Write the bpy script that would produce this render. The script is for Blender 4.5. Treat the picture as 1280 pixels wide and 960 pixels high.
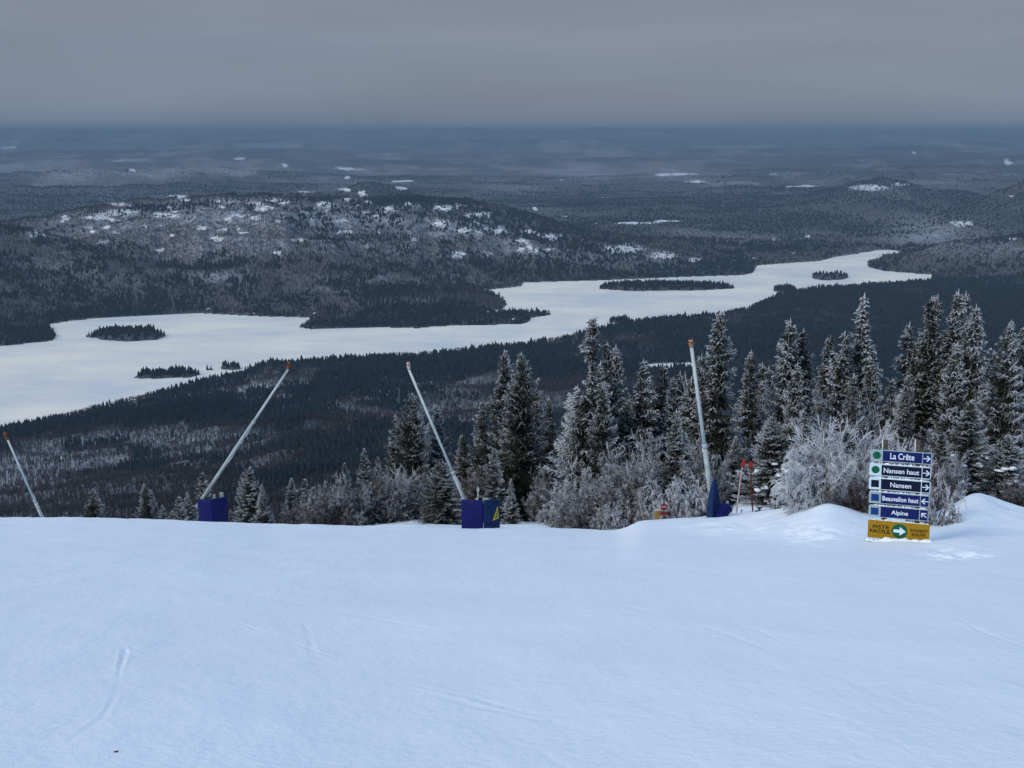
import bpy, bmesh, math, random
import numpy as np
from mathutils import Vector, Matrix

for _o in list(bpy.data.objects):
    bpy.data.objects.remove(_o)
SC = bpy.context.scene
COL = SC.collection
RAD = math.radians

# ------------------------------------------------------------------ camera, sky, sun
F = 1372.0                                    # focal length in photo pixels (photo is 1280 wide)
PITCH = math.atan(316.0 / F)
cam = bpy.data.objects.new('camera', bpy.data.cameras.new('camera'))
COL.objects.link(cam)
cam.data.sensor_width = 36.0
cam.data.lens = 36.0 * F / 1280.0
cam.data.clip_start = 0.1
cam.data.clip_end = 300000.0
cam.location = (0, 0, 0)
cam.rotation_euler = (RAD(90) - PITCH, 0, 0)
SC.camera = cam

SUN_EL, SUN_AZ = RAD(33), RAD(232)            # sun behind the camera, a little to its left (azimuth from +Y, clockwise)
world = bpy.data.worlds.new('World')
SC.world = world
world.use_nodes = True
wn, wl = world.node_tree.nodes, world.node_tree.links
wn.clear()
wout = wn.new('ShaderNodeOutputWorld')
wbg = wn.new('ShaderNodeBackground'); wbg.inputs['Strength'].default_value = 0.1
sky = wn.new('ShaderNodeTexSky'); sky.sky_type = 'NISHITA'; sky.sun_disc = False
sky.sun_elevation = SUN_EL; sky.sun_rotation = SUN_AZ
sky.altitude = 800.0; sky.dust_density = 2.0
tc = wn.new('ShaderNodeTexCoord')
sep = wn.new('ShaderNodeSeparateXYZ'); wl.new(tc.outputs['Generated'], sep.inputs[0])
ramp = wn.new('ShaderNodeValToRGB'); wl.new(sep.outputs['Z'], ramp.inputs[0])
cr = ramp.color_ramp
SKYCOL = [(0.0, (.186, .232, .312)), (0.035, (.206, .254, .336)), (0.10, (.224, .262, .338)), (0.16, (.20, .25, .31)), (0.42, (.31, .44, .68)), (1.0, (.44, .66, .98))]
while len(cr.elements) < len(SKYCOL): cr.elements.new(0.5)
for e, (p, c) in zip(cr.elements, SKYCOL): e.position = p; e.color = (*c, 1)
# long soft bands of cloud base
mp = wn.new('ShaderNodeMapping'); mp.inputs['Scale'].default_value = (1.6, 1.6, 13.0)
wl.new(tc.outputs['Generated'], mp.inputs[0])
cn = wn.new('ShaderNodeTexNoise'); cn.inputs['Scale'].default_value = 1.6; cn.inputs['Detail'].default_value = 5.0; cn.inputs['Roughness'].default_value = 0.5
wl.new(mp.outputs[0], cn.inputs['Vector'])
cm = wn.new('ShaderNodeMapRange'); cm.inputs[1].default_value = 0.3; cm.inputs[2].default_value = 0.7; cm.inputs[3].default_value = 8.9; cm.inputs[4].default_value = 11.1
wl.new(cn.outputs['Fac'], cm.inputs[0])
vm = wn.new('ShaderNodeVectorMath'); vm.operation = 'SCALE'
wl.new(ramp.outputs[0], vm.inputs[0]); wl.new(cm.outputs[0], vm.inputs['Scale'])
# warm (mauve) patches in the overcast
cn2 = wn.new('ShaderNodeTexNoise'); cn2.inputs['Scale'].default_value = 1.1; cn2.inputs['Detail'].default_value = 3.0
mp2 = wn.new('ShaderNodeMapping'); mp2.inputs['Scale'].default_value = (1.0, 1.0, 9.0); mp2.inputs['Location'].default_value = (3, 1, 2)
wl.new(tc.outputs['Generated'], mp2.inputs[0]); wl.new(mp2.outputs[0], cn2.inputs['Vector'])
wr = wn.new('ShaderNodeMapRange'); wr.inputs[1].default_value = 0.4; wr.inputs[2].default_value = 0.75; wr.inputs[3].default_value = 0.0; wr.inputs[4].default_value = 1.0
wl.new(cn2.outputs['Fac'], wr.inputs[0])
wm = wn.new('ShaderNodeMix'); wm.data_type = 'RGBA'; wm.blend_type = 'MULTIPLY'; wm.inputs['B'].default_value = (1.07, .97, .95, 1)
wl.new(wr.outputs[0], wm.inputs['Factor']); wl.new(vm.outputs[0], wm.inputs['A'])
mx = wn.new('ShaderNodeMix'); mx.data_type = 'RGBA'; mx.inputs['Factor'].default_value = 0.93
wl.new(sky.outputs[0], mx.inputs['A']); wl.new(wm.outputs['Result'], mx.inputs['B'])
wl.new(mx.outputs['Result'], wbg.inputs['Color']); wl.new(wbg.outputs[0], wout.inputs['Surface'])
try:
    world.cycles.sampling_method = 'MANUAL'; world.cycles.sample_map_resolution = 512
except Exception: pass

sun = bpy.data.objects.new('sun', bpy.data.lights.new('sun', 'SUN'))
COL.objects.link(sun)
sun.data.energy = 1.9; sun.data.angle = RAD(20); sun.data.color = (1.0, .90, .78)
sd = Vector((math.sin(SUN_AZ) * math.cos(SUN_EL), math.cos(SUN_AZ) * math.cos(SUN_EL), math.sin(SUN_EL)))
sun.rotation_euler = (-sd).to_track_quat('-Z', 'Y').to_euler()

SC.view_settings.view_transform = 'Standard'; SC.view_settings.look = 'None'
SC.view_settings.exposure = 0.0; SC.view_settings.gamma = 1.0; SC.view_settings.use_curve_mapping = False
SC.render.engine = 'CYCLES'
SC.cycles.use_denoising = True
SC.cycles.max_bounces = 6; SC.cycles.diffuse_bounces = 3; SC.cycles.glossy_bounces = 2
SC.cycles.transparent_max_bounces = 8; SC.cycles.volume_bounces = 0
SC.cycles.use_adaptive_sampling = True; SC.cycles.adaptive_threshold = 0.02

ZL = -600.0                                   # lake surface, the camera being at z = 0

# ------------------------------------------------------------------ helpers
SP, CP = math.sin(PITCH), math.cos(PITCH)
def ray(px, py):
    dx, dy = (px - 640.0) / F, (480.0 - py) / F
    return dx, CP + dy * SP, -SP + dy * CP
def azt(px, py):                              # azimuth and tangent of the depression angle
    x, y, z = ray(px, py)
    return math.atan2(x, y), -z / math.hypot(x, y)
def at(px, py, r):                            # the point at horizontal distance r seen in that direction
    x, y, z = ray(px, py); k = r / math.hypot(x, y)
    return Vector((x * k, y * k, z * k))
def on_lake(px, py):
    a, t = azt(px, py); r = -ZL / t
    return r * math.sin(a), r * math.cos(a)
def project(x, y, z):
    d = y * CP - z * SP
    d = np.where(np.abs(d) < 1e-6, 1e-6, d)
    return 640 + F * x / d, 480 - F * (y * SP + z * CP) / d

def sstep(a, b, x):
    t = np.clip((x - a) / (b - a), 0, 1); return t * t * (3 - 2 * t)
_tab = {}
def vnoise(x, y, seed):
    if seed not in _tab: _tab[seed] = np.random.RandomState(seed).rand(256, 256)
    T = _tab[seed]
    xi, yi = np.floor(x).astype(np.int64), np.floor(y).astype(np.int64)
    u, v = x - xi, y - yi
    u = u * u * u * (u * (u * 6 - 15) + 10); v = v * v * v * (v * (v * 6 - 15) + 10)
    x0, y0, x1, y1 = xi & 255, yi & 255, (xi + 1) & 255, (yi + 1) & 255
    return (T[x0, y0] * (1 - u) + T[x1, y0] * u) * (1 - v) + (T[x0, y1] * (1 - u) + T[x1, y1] * u) * v
def fbm(x, y, seed, octv=4, gain=.5):         # -1 .. 1
    s, a, n = 0, 1.0, 0.0
    for k in range(octv):
        s = s + a * (vnoise(x * 2 ** k + 13.7 * k, y * 2 ** k - 7.1 * k, seed + k) * 2 - 1); n += a; a *= gain
    return s / n

def mesh_obj(name, verts, faces, mats, parent=None, smooth=False, attrs=None, mat_idx=None):
    """verts (n,3) array; faces (m,k) array or a list of arrays of different k."""
    if not isinstance(faces, list): faces = [faces]
    faces = [np.asarray(f, dtype=np.int32) for f in faces if len(f)]
    me = bpy.data.meshes.new(name)
    verts = np.asarray(verts, dtype=np.float32)
    nl = sum(f.size for f in faces); npoly = sum(len(f) for f in faces)
    me.vertices.add(len(verts)); me.vertices.foreach_set('co', verts.ravel())
    me.loops.add(nl); me.polygons.add(npoly)
    me.loops.foreach_set('vertex_index', np.concatenate([f.ravel() for f in faces]))
    sizes = np.concatenate([np.full(len(f), f.shape[1], dtype=np.int32) for f in faces])
    me.polygons.foreach_set('loop_start', np.concatenate([[0], np.cumsum(sizes)[:-1]]).astype(np.int32))
    me.polygons.foreach_set('use_smooth', np.full(npoly, smooth))
    for m in (mats if isinstance(mats, (list, tuple)) else [mats]): me.materials.append(m)
    if mat_idx is not None: me.polygons.foreach_set('material_index', np.asarray(mat_idx, dtype=np.int32))
    me.update(calc_edges=True)
    for k, (dom, arr) in (attrs or {}).items():
        at_ = me.attributes.new(k, 'FLOAT', dom); at_.data.foreach_set('value', np.asarray(arr, dtype=np.float32))
    o = bpy.data.objects.new(name, me); COL.objects.link(o)
    if parent: o.parent = parent
    return o
def tag(o, label=None, cat=None, group=None, kind=None):
    if label: o['label'] = label
    if cat: o['category'] = cat
    if group: o['group'] = group
    if kind: o['kind'] = kind
    return o
def empty(name, loc, rz=0.0):
    o = bpy.data.objects.new(name, None); COL.objects.link(o)
    o.location = loc; o.rotation_euler = (0, 0, rz); o.empty_display_size = .3
    return o

class MB:                                     # collects simple solids into one mesh
    def __init__(s): s.bm = bmesh.new()
    def box(s, size, loc=(0, 0, 0), rot=None, bevel=0.0):
        r = bmesh.ops.create_cube(s.bm, size=1.0)
        M = Matrix.Translation(loc) @ (rot.to_4x4() if rot else Matrix.Identity(4)) @ Matrix.Diagonal((*size, 1))
        bmesh.ops.transform(s.bm, matrix=M, verts=r['verts'])
        if bevel:
            es = list({e for v in r['verts'] for e in v.link_edges})
            bmesh.ops.bevel(s.bm, geom=es, offset=bevel, segments=2, affect='EDGES', profile=.5)
        return s
    def tube(s, p0, p1, r0, r1=None, n=10, caps=True):
        p0, p1 = Vector(p0), Vector(p1); r1 = r0 if r1 is None else r1
        q = (p1 - p0).to_track_quat('Z', 'Y')
        a, b = [], []
        for k in range(n):
            d = Vector((math.cos(2 * math.pi * k / n), math.sin(2 * math.pi * k / n), 0)); d.rotate(q)
            a.append(s.bm.verts.new(p0 + d * r0)); b.append(s.bm.verts.new(p1 + d * r1))
        for k in range(n):
            f = s.bm.faces.new((a[k], a[(k + 1) % n], b[(k + 1) % n], b[k])); f.smooth = True
        if caps: s.bm.faces.new(a[::-1]); s.bm.faces.new(b)
        return s
    def prism(s, pts, y0, y1, M=None):        # outline in the xz plane, extruded along y
        a = [s.bm.verts.new(Vector((x, y0, z))) for x, z in pts]; b = [s.bm.verts.new(Vector((x, y1, z))) for x, z in pts]
        n = len(pts)
        s.bm.faces.new(a); s.bm.faces.new(b[::-1])
        for k in range(n): s.bm.faces.new((a[(k + 1) % n], a[k], b[k], b[(k + 1) % n]))
        if M is not None: bmesh.ops.transform(s.bm, matrix=M, verts=a + b)
        return s
    def build(s, name, mat, parent=None, loc=None):
        bmesh.ops.recalc_face_normals(s.bm, faces=s.bm.faces)
        me = bpy.data.meshes.new(name); s.bm.to_mesh(me); s.bm.free()
        me.materials.append(mat)
        o = bpy.data.objects.new(name, me); COL.objects.link(o)
        if parent: o.parent = parent
        if loc is not None: o.location = loc
        return o

# ------------------------------------------------------------------ materials
def new_mat(name):
    m = bpy.data.materials.new(name); m.use_nodes = True
    n = m.node_tree.nodes; b = n['Principled BSDF']
    return m, n, m.node_tree.links, b
def noise(n, l, scale, detail=3, rough=.5, vec=None):
    t = n.new('ShaderNodeTexNoise'); t.inputs['Scale'].default_value = scale; t.inputs['Detail'].default_value = detail; t.inputs['Roughness'].default_value = rough
    if vec is not None: l.new(vec, t.inputs['Vector'])
    return t.outputs['Fac']
def rng(n, l, v, a, b, c=0.0, d=1.0, smooth=False):
    t = n.new('ShaderNodeMapRange'); t.inputs[1].default_value = a; t.inputs[2].default_value = b; t.inputs[3].default_value = c; t.inputs[4].default_value = d
    if smooth: t.interpolation_type = 'SMOOTHSTEP'
    l.new(v, t.inputs[0]); return t.outputs[0]
def mth(n, l, op, a, b=None, clamp=False):
    t = n.new('ShaderNodeMath'); t.operation = op; t.use_clamp = clamp
    for k, v in enumerate((a, b)):
        if v is None: continue
        if isinstance(v, (int, float)): t.inputs[k].default_value = v
        else: l.new(v, t.inputs[k])
    return t.outputs[0]
def mixc(n, l, f, a, b):
    t = n.new('ShaderNodeMix'); t.data_type = 'RGBA'
    for k, v in (('Factor', f), ('A', a), ('B', b)):
        if isinstance(v, (int, float)): t.inputs[k].default_value = v
        elif isinstance(v, tuple): t.inputs[k].default_value = (*v, 1)
        else: l.new(v, t.inputs[k])
    return t.outputs['Result']
def attr(n, name):
    t = n.new('ShaderNodeAttribute'); t.attribute_name = name; return t.outputs['Fac']
def pos(n):
    return n.new('ShaderNodeNewGeometry').outputs['Position']
def plain(name, col, rough=.6, metal=0.0, var=.12, scale=9.0):
    m, n, l, b = new_mat(name)
    o = n.new('ShaderNodeTexCoord').outputs['Object']
    f = rng(n, l, noise(n, l, scale, 4, .6, o), .3, .7)
    l.new(mixc(n, l, f, tuple(c * (1 - var) for c in col), tuple(min(1, c * (1 + var)) for c in col)), b.inputs['Base Color'])
    b.inputs['Roughness'].default_value = rough; b.inputs['Metallic'].default_value = metal; b.inputs['Specular IOR Level'].default_value = .22
    return m

def snow_material(name, col, tracks=True):
    m, n, l, b = new_mat(name)
    P = pos(n)
    mpn = n.new('ShaderNodeMapping'); mpn.inputs['Rotation'].default_value = (0, 0, RAD(32)); mpn.inputs['Scale'].default_value = (1.1, .45, 1)
    l.new(P, mpn.inputs[0])
    big = noise(n, l, .5, 5, .6, mpn.outputs[0])
    fine = noise(n, l, 14, 4, .65, P)
    grain = noise(n, l, 70, 2, .6, P)
    c = mixc(n, l, rng(n, l, big, .38, .66), tuple(x * .935 for x in col), col)
    c = mixc(n, l, rng(n, l, grain, .3, .75), c, tuple(min(1, x * 1.05) for x in col))
    l.new(c, b.inputs['Base Color'])
    h = mth(n, l, 'ADD', mth(n, l, 'MULTIPLY', big, .10), mth(n, l, 'MULTIPLY', fine, .012))
    h = mth(n, l, 'ADD', h, mth(n, l, 'MULTIPLY', grain, .003))
    bp = n.new('ShaderNodeBump'); bp.inputs['Strength'].default_value = .8; bp.inputs['Distance'].default_value = 1.0
    l.new(h, bp.inputs['Height']); l.new(bp.outputs[0], b.inputs['Normal'])
    b.inputs['Roughness'].default_value = .55; b.inputs['Specular IOR Level'].default_value = .25
    return m
M_SNOW = snow_material('groomed_snow', (.86, .925, .985))  # blue of the skylight put into the base colour of white snow

# ------------------------------------------------------------------ the lake outline (traced shore, laid on the lake's plane)
SHORE_FAR = [(-420, 452), (-120, 437), (0, 433), (40, 429), (66, 426), (71, 420), (66, 413), (56, 406.5), (90, 401), (134, 397), (200, 393.5), (255, 392),
             (300, 394.5), (336, 396), (386, 397), (388, 402), (372, 409), (392, 412), (430, 410.5), (470, 409.5), (524, 410.5), (545, 408), (588, 407), (652, 405.5), (661, 402.5),
             (664, 397.5), (688, 394), (689, 391), (660, 390.5), (640, 390.5), (612, 391.5), (600, 391), (628, 386.5), (634, 381), (628, 373), (616, 367), (604, 363), (635, 360), (652, 358),
             (654, 353.5), (700, 352), (742, 351), (790, 349), (850, 346.5), (884, 345.5), (930, 344), (942, 341), (944, 336), (947, 332), (985, 329), (1025, 326.5), (1045, 321.5), (1065, 318.5), (1112, 315),
             (1100, 321), (1084, 327), (1085, 334), (1105, 339), (1135, 341.5), (1165, 343)]
SIL_NEAR = [(1163, 347), (1152, 348.5), (1119, 352), (1060, 354.5), (1011, 358), (988, 361), (966, 369), (950, 376), (934, 382), (904, 389), (850, 393), (790, 398),
            (763, 404), (749, 408), (705, 418), (655, 426), (588, 433), (521, 440), (470, 441.5), (420, 444), (370, 449), (336, 448.5), (316, 456), (302, 463), (269, 468),
            (215, 483), (144, 500), (67, 518), (0, 531.5), (-200, 585), (-420, 640)]
TREE_H = 13.0
shore_near = []
for px, py in SIL_NEAR:                       # the treetops hide the bank: the bank lies a tree's height below the traced line
    a, t = azt(px, py); r = (-ZL - TREE_H) / t
    shore_near.append((r * math.sin(a), r * math.cos(a)))
lake_poly = np.array([on_lake(*p) for p in SHORE_FAR] + shore_near)
near_az = np.array([math.atan2(x, y) for x, y in shore_near]); near_r = np.array([math.hypot(x, y) for x, y in shore_near])
_o = np.argsort(near_az); near_az, near_r = near_az[_o], near_r[_o]
def r_shore(az):                              # beyond the lake's end the same foot of slope goes on
    a2, t2 = azt(1400, 345)
    return np.interp(az, np.append(near_az, a2), np.append(near_r, 600 / t2))

def poly_sd(x, y, poly):                      # signed distance: positive outside the polygon
    d2 = np.full(x.shape, 1e18); inside = np.zeros(x.shape, bool)
    n = len(poly)
    for i in range(n):
        ax, ay = poly[i]; bx, by = poly[(i + 1) % n]
        ex, ey = bx - ax, by - ay
        t = np.clip(((x - ax) * ex + (y - ay) * ey) / (ex * ex + ey * ey + 1e-9), 0, 1)
        d2 = np.minimum(d2, (x - ax - t * ex) ** 2 + (y - ay - t * ey) ** 2)
        c = (ay > y) != (by > y)
        with np.errstate(divide='ignore', invalid='ignore'):
            xi = ax + (y - ay) * ex / (ey if abs(ey) > 1e-9 else 1e-9)
        inside ^= c & (x < xi)
    return np.where(inside, -1, 1) * np.sqrt(d2)

# islands: centre px, py, half width px, half depth px (on the lake), hump height
ISLES = [(161, 421.5, 43, 4.8, 17), (113, 421, 6, 1.3, 3), (211, 469.5, 40, 3.6, 5), (262, 462.3, 5, .9, 2), (288, 460.5, 13, 2.0, 6),
         (828, 360, 83, 3.4, 13), (1037, 347.5, 22, 2.6, 15), (981, 363, 14, 3, 6), (776, 402, 13, 2.6, 5)]
def isle_field(x, y):
    best = np.full(x.shape, -1e9); hgt = np.zeros(x.shape)
    for i, (cx, cy, hw, hd, hh) in enumerate(ISLES):
        X0, Y0 = on_lake(cx, cy); X1, Y1 = on_lake(cx + hw, cy + (-1.8 if i == 2 else 0)); X2, Y2 = on_lake(cx, cy + hd)
        ux, uy = X1 - X0, Y1 - Y0; vx, vy = X2 - X0, Y2 - Y0
        det = ux * vy - uy * vx
        a = ((x - X0) * vy - (y - Y0) * vx) / det; b = (-(x - X0) * uy + (y - Y0) * ux) / det
        wob = 1 + .16 * np.sin(3.1 * np.arctan2(b, a) + i) + .1 * np.sin(7 * np.arctan2(b, a) + 2 * i)
        q = 1 - (np.abs(a) ** 2.6 + np.abs(b) ** 2.2) * wob
        best = np.maximum(best, q)
        hgt = np.maximum(hgt, np.where(q > 0, 1.5 + hh * np.clip(q * 1.5, 0, 1) ** .7, 0))
    return best, hgt

# ------------------------------------------------------------------ landforms
def interp_line(az, pts):                     # pts: (px, py, r) -> crest r and z at azimuth, and a taper at both ends
    A = [azt(p[0], p[1]) for p in pts]
    aa = np.array([a for a, _ in A]); rr = np.array([p[2] for p in pts], float); zz = np.array([-t * p[2] for (_, t), p in zip(A, pts)])
    return np.interp(az, aa, rr), np.interp(az, aa, zz), aa[0], aa[-1]
# (crest line, front width, back width, end taper in rad)
RIDGES = [
    ([(-200, 268, 5600), (0, 279, 5600), (60, 272, 5600), (110, 262, 5500), (160, 256, 5450), (250, 251, 5400), (330, 249, 5400), (430, 249, 5500), (520, 250, 5600), (580, 253, 5700), (630, 263, 5700),
      (680, 281, 5600), (740, 300, 5500), (800, 312, 5300), (860, 320, 5150), (930, 332, 5000)], 2000, 1500, .01),
    ([(-200, 285, 4700), (-20, 283, 4700), (30, 290, 4650), (90, 303, 4600), (150, 318, 4500), (230, 330, 4400), (310, 346, 4300)], 750, 500, .01),
    ([(180, 352, 4050), (240, 336, 4150), (290, 338, 4150), (330, 356, 4050)], 380, 300, .02),
    ([(330, 392, 3750), (400, 380, 3800), (450, 371, 3900), (520, 366, 4000), (575, 362, 4100), (612, 364, 4150), (640, 376, 4000)], 420, 420, .01),
    ([(405, 398, 3620), (430, 391, 3640), (455, 388, 3660), (500, 391, 3700), (600, 394, 3720), (650, 396, 3720)], 160, 160, .01),
    ([(390, 262, 6900), (425, 247, 6900), (440, 238, 6900), (462, 233.5, 6900), (490, 237, 6900), (512, 247, 6900), (540, 262, 6900)], 450, 500, .004),
    ([(640, 300, 6500), (700, 296, 6600), (780, 294, 6800), (850, 300, 6800), (920, 296, 7000), (1000, 291, 7200)], 800, 700, .02),
    ([(760, 306, 5700), (800, 302, 5700), (850, 309, 5700), (890, 318, 5600), (925, 330, 5500)], 450, 350, .01),
    ([(700, 285, 8600), (800, 279, 8600), (880, 272, 8800), (940, 262, 9000), (1000, 251, 9200), (1040, 243, 9200), (1066, 233, 9200), (1100, 228.5, 9200), (1130, 230, 9200), (1150, 237, 9200), (1200, 243, 9300),
      (1240, 250, 9300), (1400, 250, 9300)], 1900, 1200, .02),
    ([(1060, 303, 7200), (1100, 298, 7300), (1140, 284, 7400), (1180, 270, 7500), (1210, 262, 7600), (1240, 243, 7700), (1280, 228, 7800), (1400, 215, 7900)], 1100, 900, .02),
    ([(1080, 326, 5300), (1100, 318, 5350), (1140, 308, 5500), (1180, 303, 5600), (1230, 300, 5700), (1280, 293, 5800), (1400, 285, 5900)], 750, 500, .004),
    ([(940, 330, 5600), (990, 322, 5800), (1040, 314, 6000), (1090, 308, 6200), (1130, 304, 6300)], 350, 500, .02),
    ([(1130, 332, 5300), (1180, 322, 5350), (1240, 318, 5400), (1400, 310, 5400)], 420, 350, .02),
    # the far country, ridge behind ridge
    ([(-200, 240, 10500), (100, 236, 10500), (300, 232, 10700), (500, 238, 10800), (700, 246, 10800), (860, 240, 10800), (1000, 236, 10800), (1400, 240, 11000)], 1800, 1400, .02),
    ([(-200, 219, 13500), (90, 214, 13500), (260, 211, 13500), (430, 218, 13600), (640, 226, 13600), (800, 220, 13600), (960, 222, 13600), (1120, 218, 13500), (1400, 212, 13500)], 1800, 1500, .02),
    ([(-200, 203, 17500), (60, 200, 17500), (240, 204, 17500), (480, 201, 17500), (640, 206, 17600), (780, 203, 17600), (940, 205, 17600), (1150, 200, 17600), (1400, 204, 17600)], 2500, 2000, .02),
    ([(-200, 190, 23000), (120, 192, 23000), (330, 187, 23000), (560, 192, 23000), (760, 188, 23000), (1010, 192, 23000), (1230, 187, 23000), (1400, 189, 23000)], 3500, 3000, .02),
    ([(-200, 178, 31000), (60, 179, 31000), (260, 176, 31000), (450, 179, 31000), (700, 176, 31000), (900, 179, 31000), (1180, 177, 31000), (1400, 178, 31000)], 5000, 4000, .02),
    ([(-200, 163, 44000), (0, 162, 44000), (90, 164, 44000), (240, 165.5, 44000), (400, 164, 44000), (560, 162.5, 44000), (660, 166, 44000), (760, 163, 44000), (930, 168, 44000), (1020, 166, 44000),
      (1120, 165, 44000), (1200, 168, 44000), (1400, 166, 44000)], 7000, 9000, .02),
]
NEARCOLS = {                                  # snow near the camera: px -> (r, py) down the column
    -700: [(45, 644), (60, 672), (100, 700)], 0: [(45, 645), (60, 675), (100, 702)], 340: [(43, 655), (60, 682), (100, 702)],
    420: [(42, 656), (46, 662), (60, 672), (100, 702)], 480: [(42, 657), (45, 661), (52, 652), (60, 660), (100, 692)],
    530: [(42, 658), (45, 661), (52, 648), (60, 657), (100, 690)], 600: [(41, 660), (45, 663), (52, 653), (60, 661), (100, 690)],
    680: [(41, 659), (44, 660), (50, 651), (58, 660), (100, 690)], 730: [(40, 661), (44, 669), (50, 670), (60, 672), (100, 695)],
    778: [(38, 661), (42, 669), (60, 672), (100, 695)], 797: [(30, 666), (36, 650), (42, 660), (60, 672), (100, 695)],
    880: [(28, 671), (34, 646), (38, 647), (43, 656), (60, 668), (100, 690)], 930: [(26, 676), (33, 641), (37, 642), (44, 622), (50, 629), (60, 642), (100, 685)],
    985: [(25, 679), (31, 634), (37, 638), (44, 632), (60, 655), (100, 685)], 1030: [(24, 680), (28.5, 628), (34, 640), (60, 655), (100, 685)],
    1085: [(23, 686), (25, 672), (29, 644), (40, 652), (60, 660), (100, 685)], 1160: [(22, 690), (25, 676), (28, 655), (36, 640), (60, 655), (100, 685)],
    1185: [(19.8, 700), (20.8, 694), (26, 664), (33, 634), (42, 640), (60, 652), (100, 685)], 1208: [(19.4, 704), (20.2, 695), (26, 662), (34, 614), (40, 626), (60, 650), (100, 685)],
    1226: [(19.2, 706), (20.0, 698), (26, 664), (34, 614), (40, 626), (60, 650), (100, 685)], 1240: [(20, 701), (26, 668), (34, 618), (40, 630), (60, 650), (100, 685)],
    1280: [(20, 701), (27, 664), (34, 632), (40, 645), (60, 655), (100, 685)], 1420: [(20, 701), (28, 672), (36, 655), (60, 670), (100, 690)],
}
_pxs = sorted(NEARCOLS)
BUMPS = []                                    # small drifts: x, y, height, radius along x, along y
_RR = np.concatenate([np.linspace(0, 70, 281), np.linspace(72, 160, 45)])
_Z, _A = [], []
for px in _pxs:
    rows = NEARCOLS[px]
    rs = [0.0] + [r for r, _ in rows] + [160.0]; zs = [-1.65] + [-azt(px, py)[1] * r for r, py in rows] + [-azt(px, 700)[1] * 160.0]
    z = np.interp(_RR, rs, zs)
    k = np.array([1, 3, 5, 6, 5, 3, 1], float); k /= k.sum()
    zz = np.convolve(np.pad(z, 3, mode='edge'), k, 'valid'); zz[:4] = z[:4]
    _Z.append(zz); _A.append(azt(px, 660)[0])
_Z, _A = np.array(_Z), np.array(_A)
_AU = np.linspace(_A[0], _A[-1], 500)         # even columns; the run itself is smoothed sideways, the banks keep their edges
_ZU = np.stack([np.interp(_AU, _A, _Z[:, k]) for k in range(len(_RR))], 1)
def _blur(Z, s):
    k = np.exp(-.5 * (np.arange(-3 * s, 3 * s + 1) / s) ** 2); k /= k.sum()
    P_ = np.pad(Z, ((3 * s, 3 * s), (0, 0)), mode='edge')
    return sum(k[i] * P_[i:i + len(Z)] for i in range(len(k)))
_w = sstep(17, 31, _RR)[None]
_Z = _blur(_ZU, 45) * (1 - _w) + _blur(_ZU, 2) * _w
_A = _AU
def near_z(az, r):
    az_c = np.clip(az, _A[0], _A[-1])
    j = np.clip(np.searchsorted(_A, az_c) - 1, 0, len(_A) - 2)
    t = (az_c - _A[j]) / (_A[j + 1] - _A[j]); 
    ri = np.interp(r, _RR, np.arange(len(_RR))); i0 = np.clip(ri.astype(int), 0, len(_RR) - 2); f = ri - i0
    def col(jj): return _Z[jj, i0] * (1 - f) + _Z[jj, i0 + 1] * f
    z = col(j) * (1 - t) + col(j + 1) * t
    x, y = r * np.sin(az), r * np.cos(az)
    plane = -1.65 - .325 * y
    w = sstep(RAD(38), RAD(75), np.abs(az))
    z = z * (1 - w) + plane * w
    z = z + .030 * fbm(x * 1.3, y * 1.3, 17, 3) * sstep(33, 40, r)
    # wind-worked relief, more on the banks than on the groomed run
    for bx_, by_, bh_, sx_, sy_ in BUMPS:
        z = z + bh_ * np.exp(-((x - bx_) / sx_) ** 2 - ((y - by_) / sy_) ** 2)
    bank = sstep(.115, .2, az) * sstep(24, 30, r) + sstep(41, 45, r)
    u_, v_ = x * .8 + y * .6, y * .8 - x * .6
    z = z + (.026 * fbm(u_ * .30, v_ * .22, 5, 3) + .004 * fbm(u_ * 1.6, v_ * 1.1, 15, 3)) * sstep(1, 6, r) + .12 * bank * fbm(x * .55, y * .55, 9, 4)
    return z

def _add_bump(px, py, r, sx_, sy_, extra=0.0):
    p = at(px, py, r); BUMPS.append((p.x, p.y, p.z + extra - float(near_z(np.array([math.atan2(p.x, p.y)]), np.array([r]))[0]), sx_, sy_))
_add_bump(1121, 674.5, 23.5, 1.1, .8)
_add_bump(1185, 685, 22.3, 1.0, .7)
_add_bump(1222, 696, 20.9, .45, .35)
print('drifts', [round(b_[2], 2) for b_ in BUMPS])
def mountain_T(az, r):                        # tangent of depression of our own mountainside, down to the lake shore
    rs = r_shore(az)
    Ts = 600.0 / rs
    T9 = .369
    lr = np.log(np.clip(r, 900, None) / 900.0) / np.log(rs / 900.0)
    far = T9 + (Ts - T9) * np.clip(lr, 0, 1) ** 1.05
    return np.where(r < 900, np.interp(r, [60, 160, 200, 400, 650, 900], [.425, .427, .425, .415, .397, T9]), far)

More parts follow.
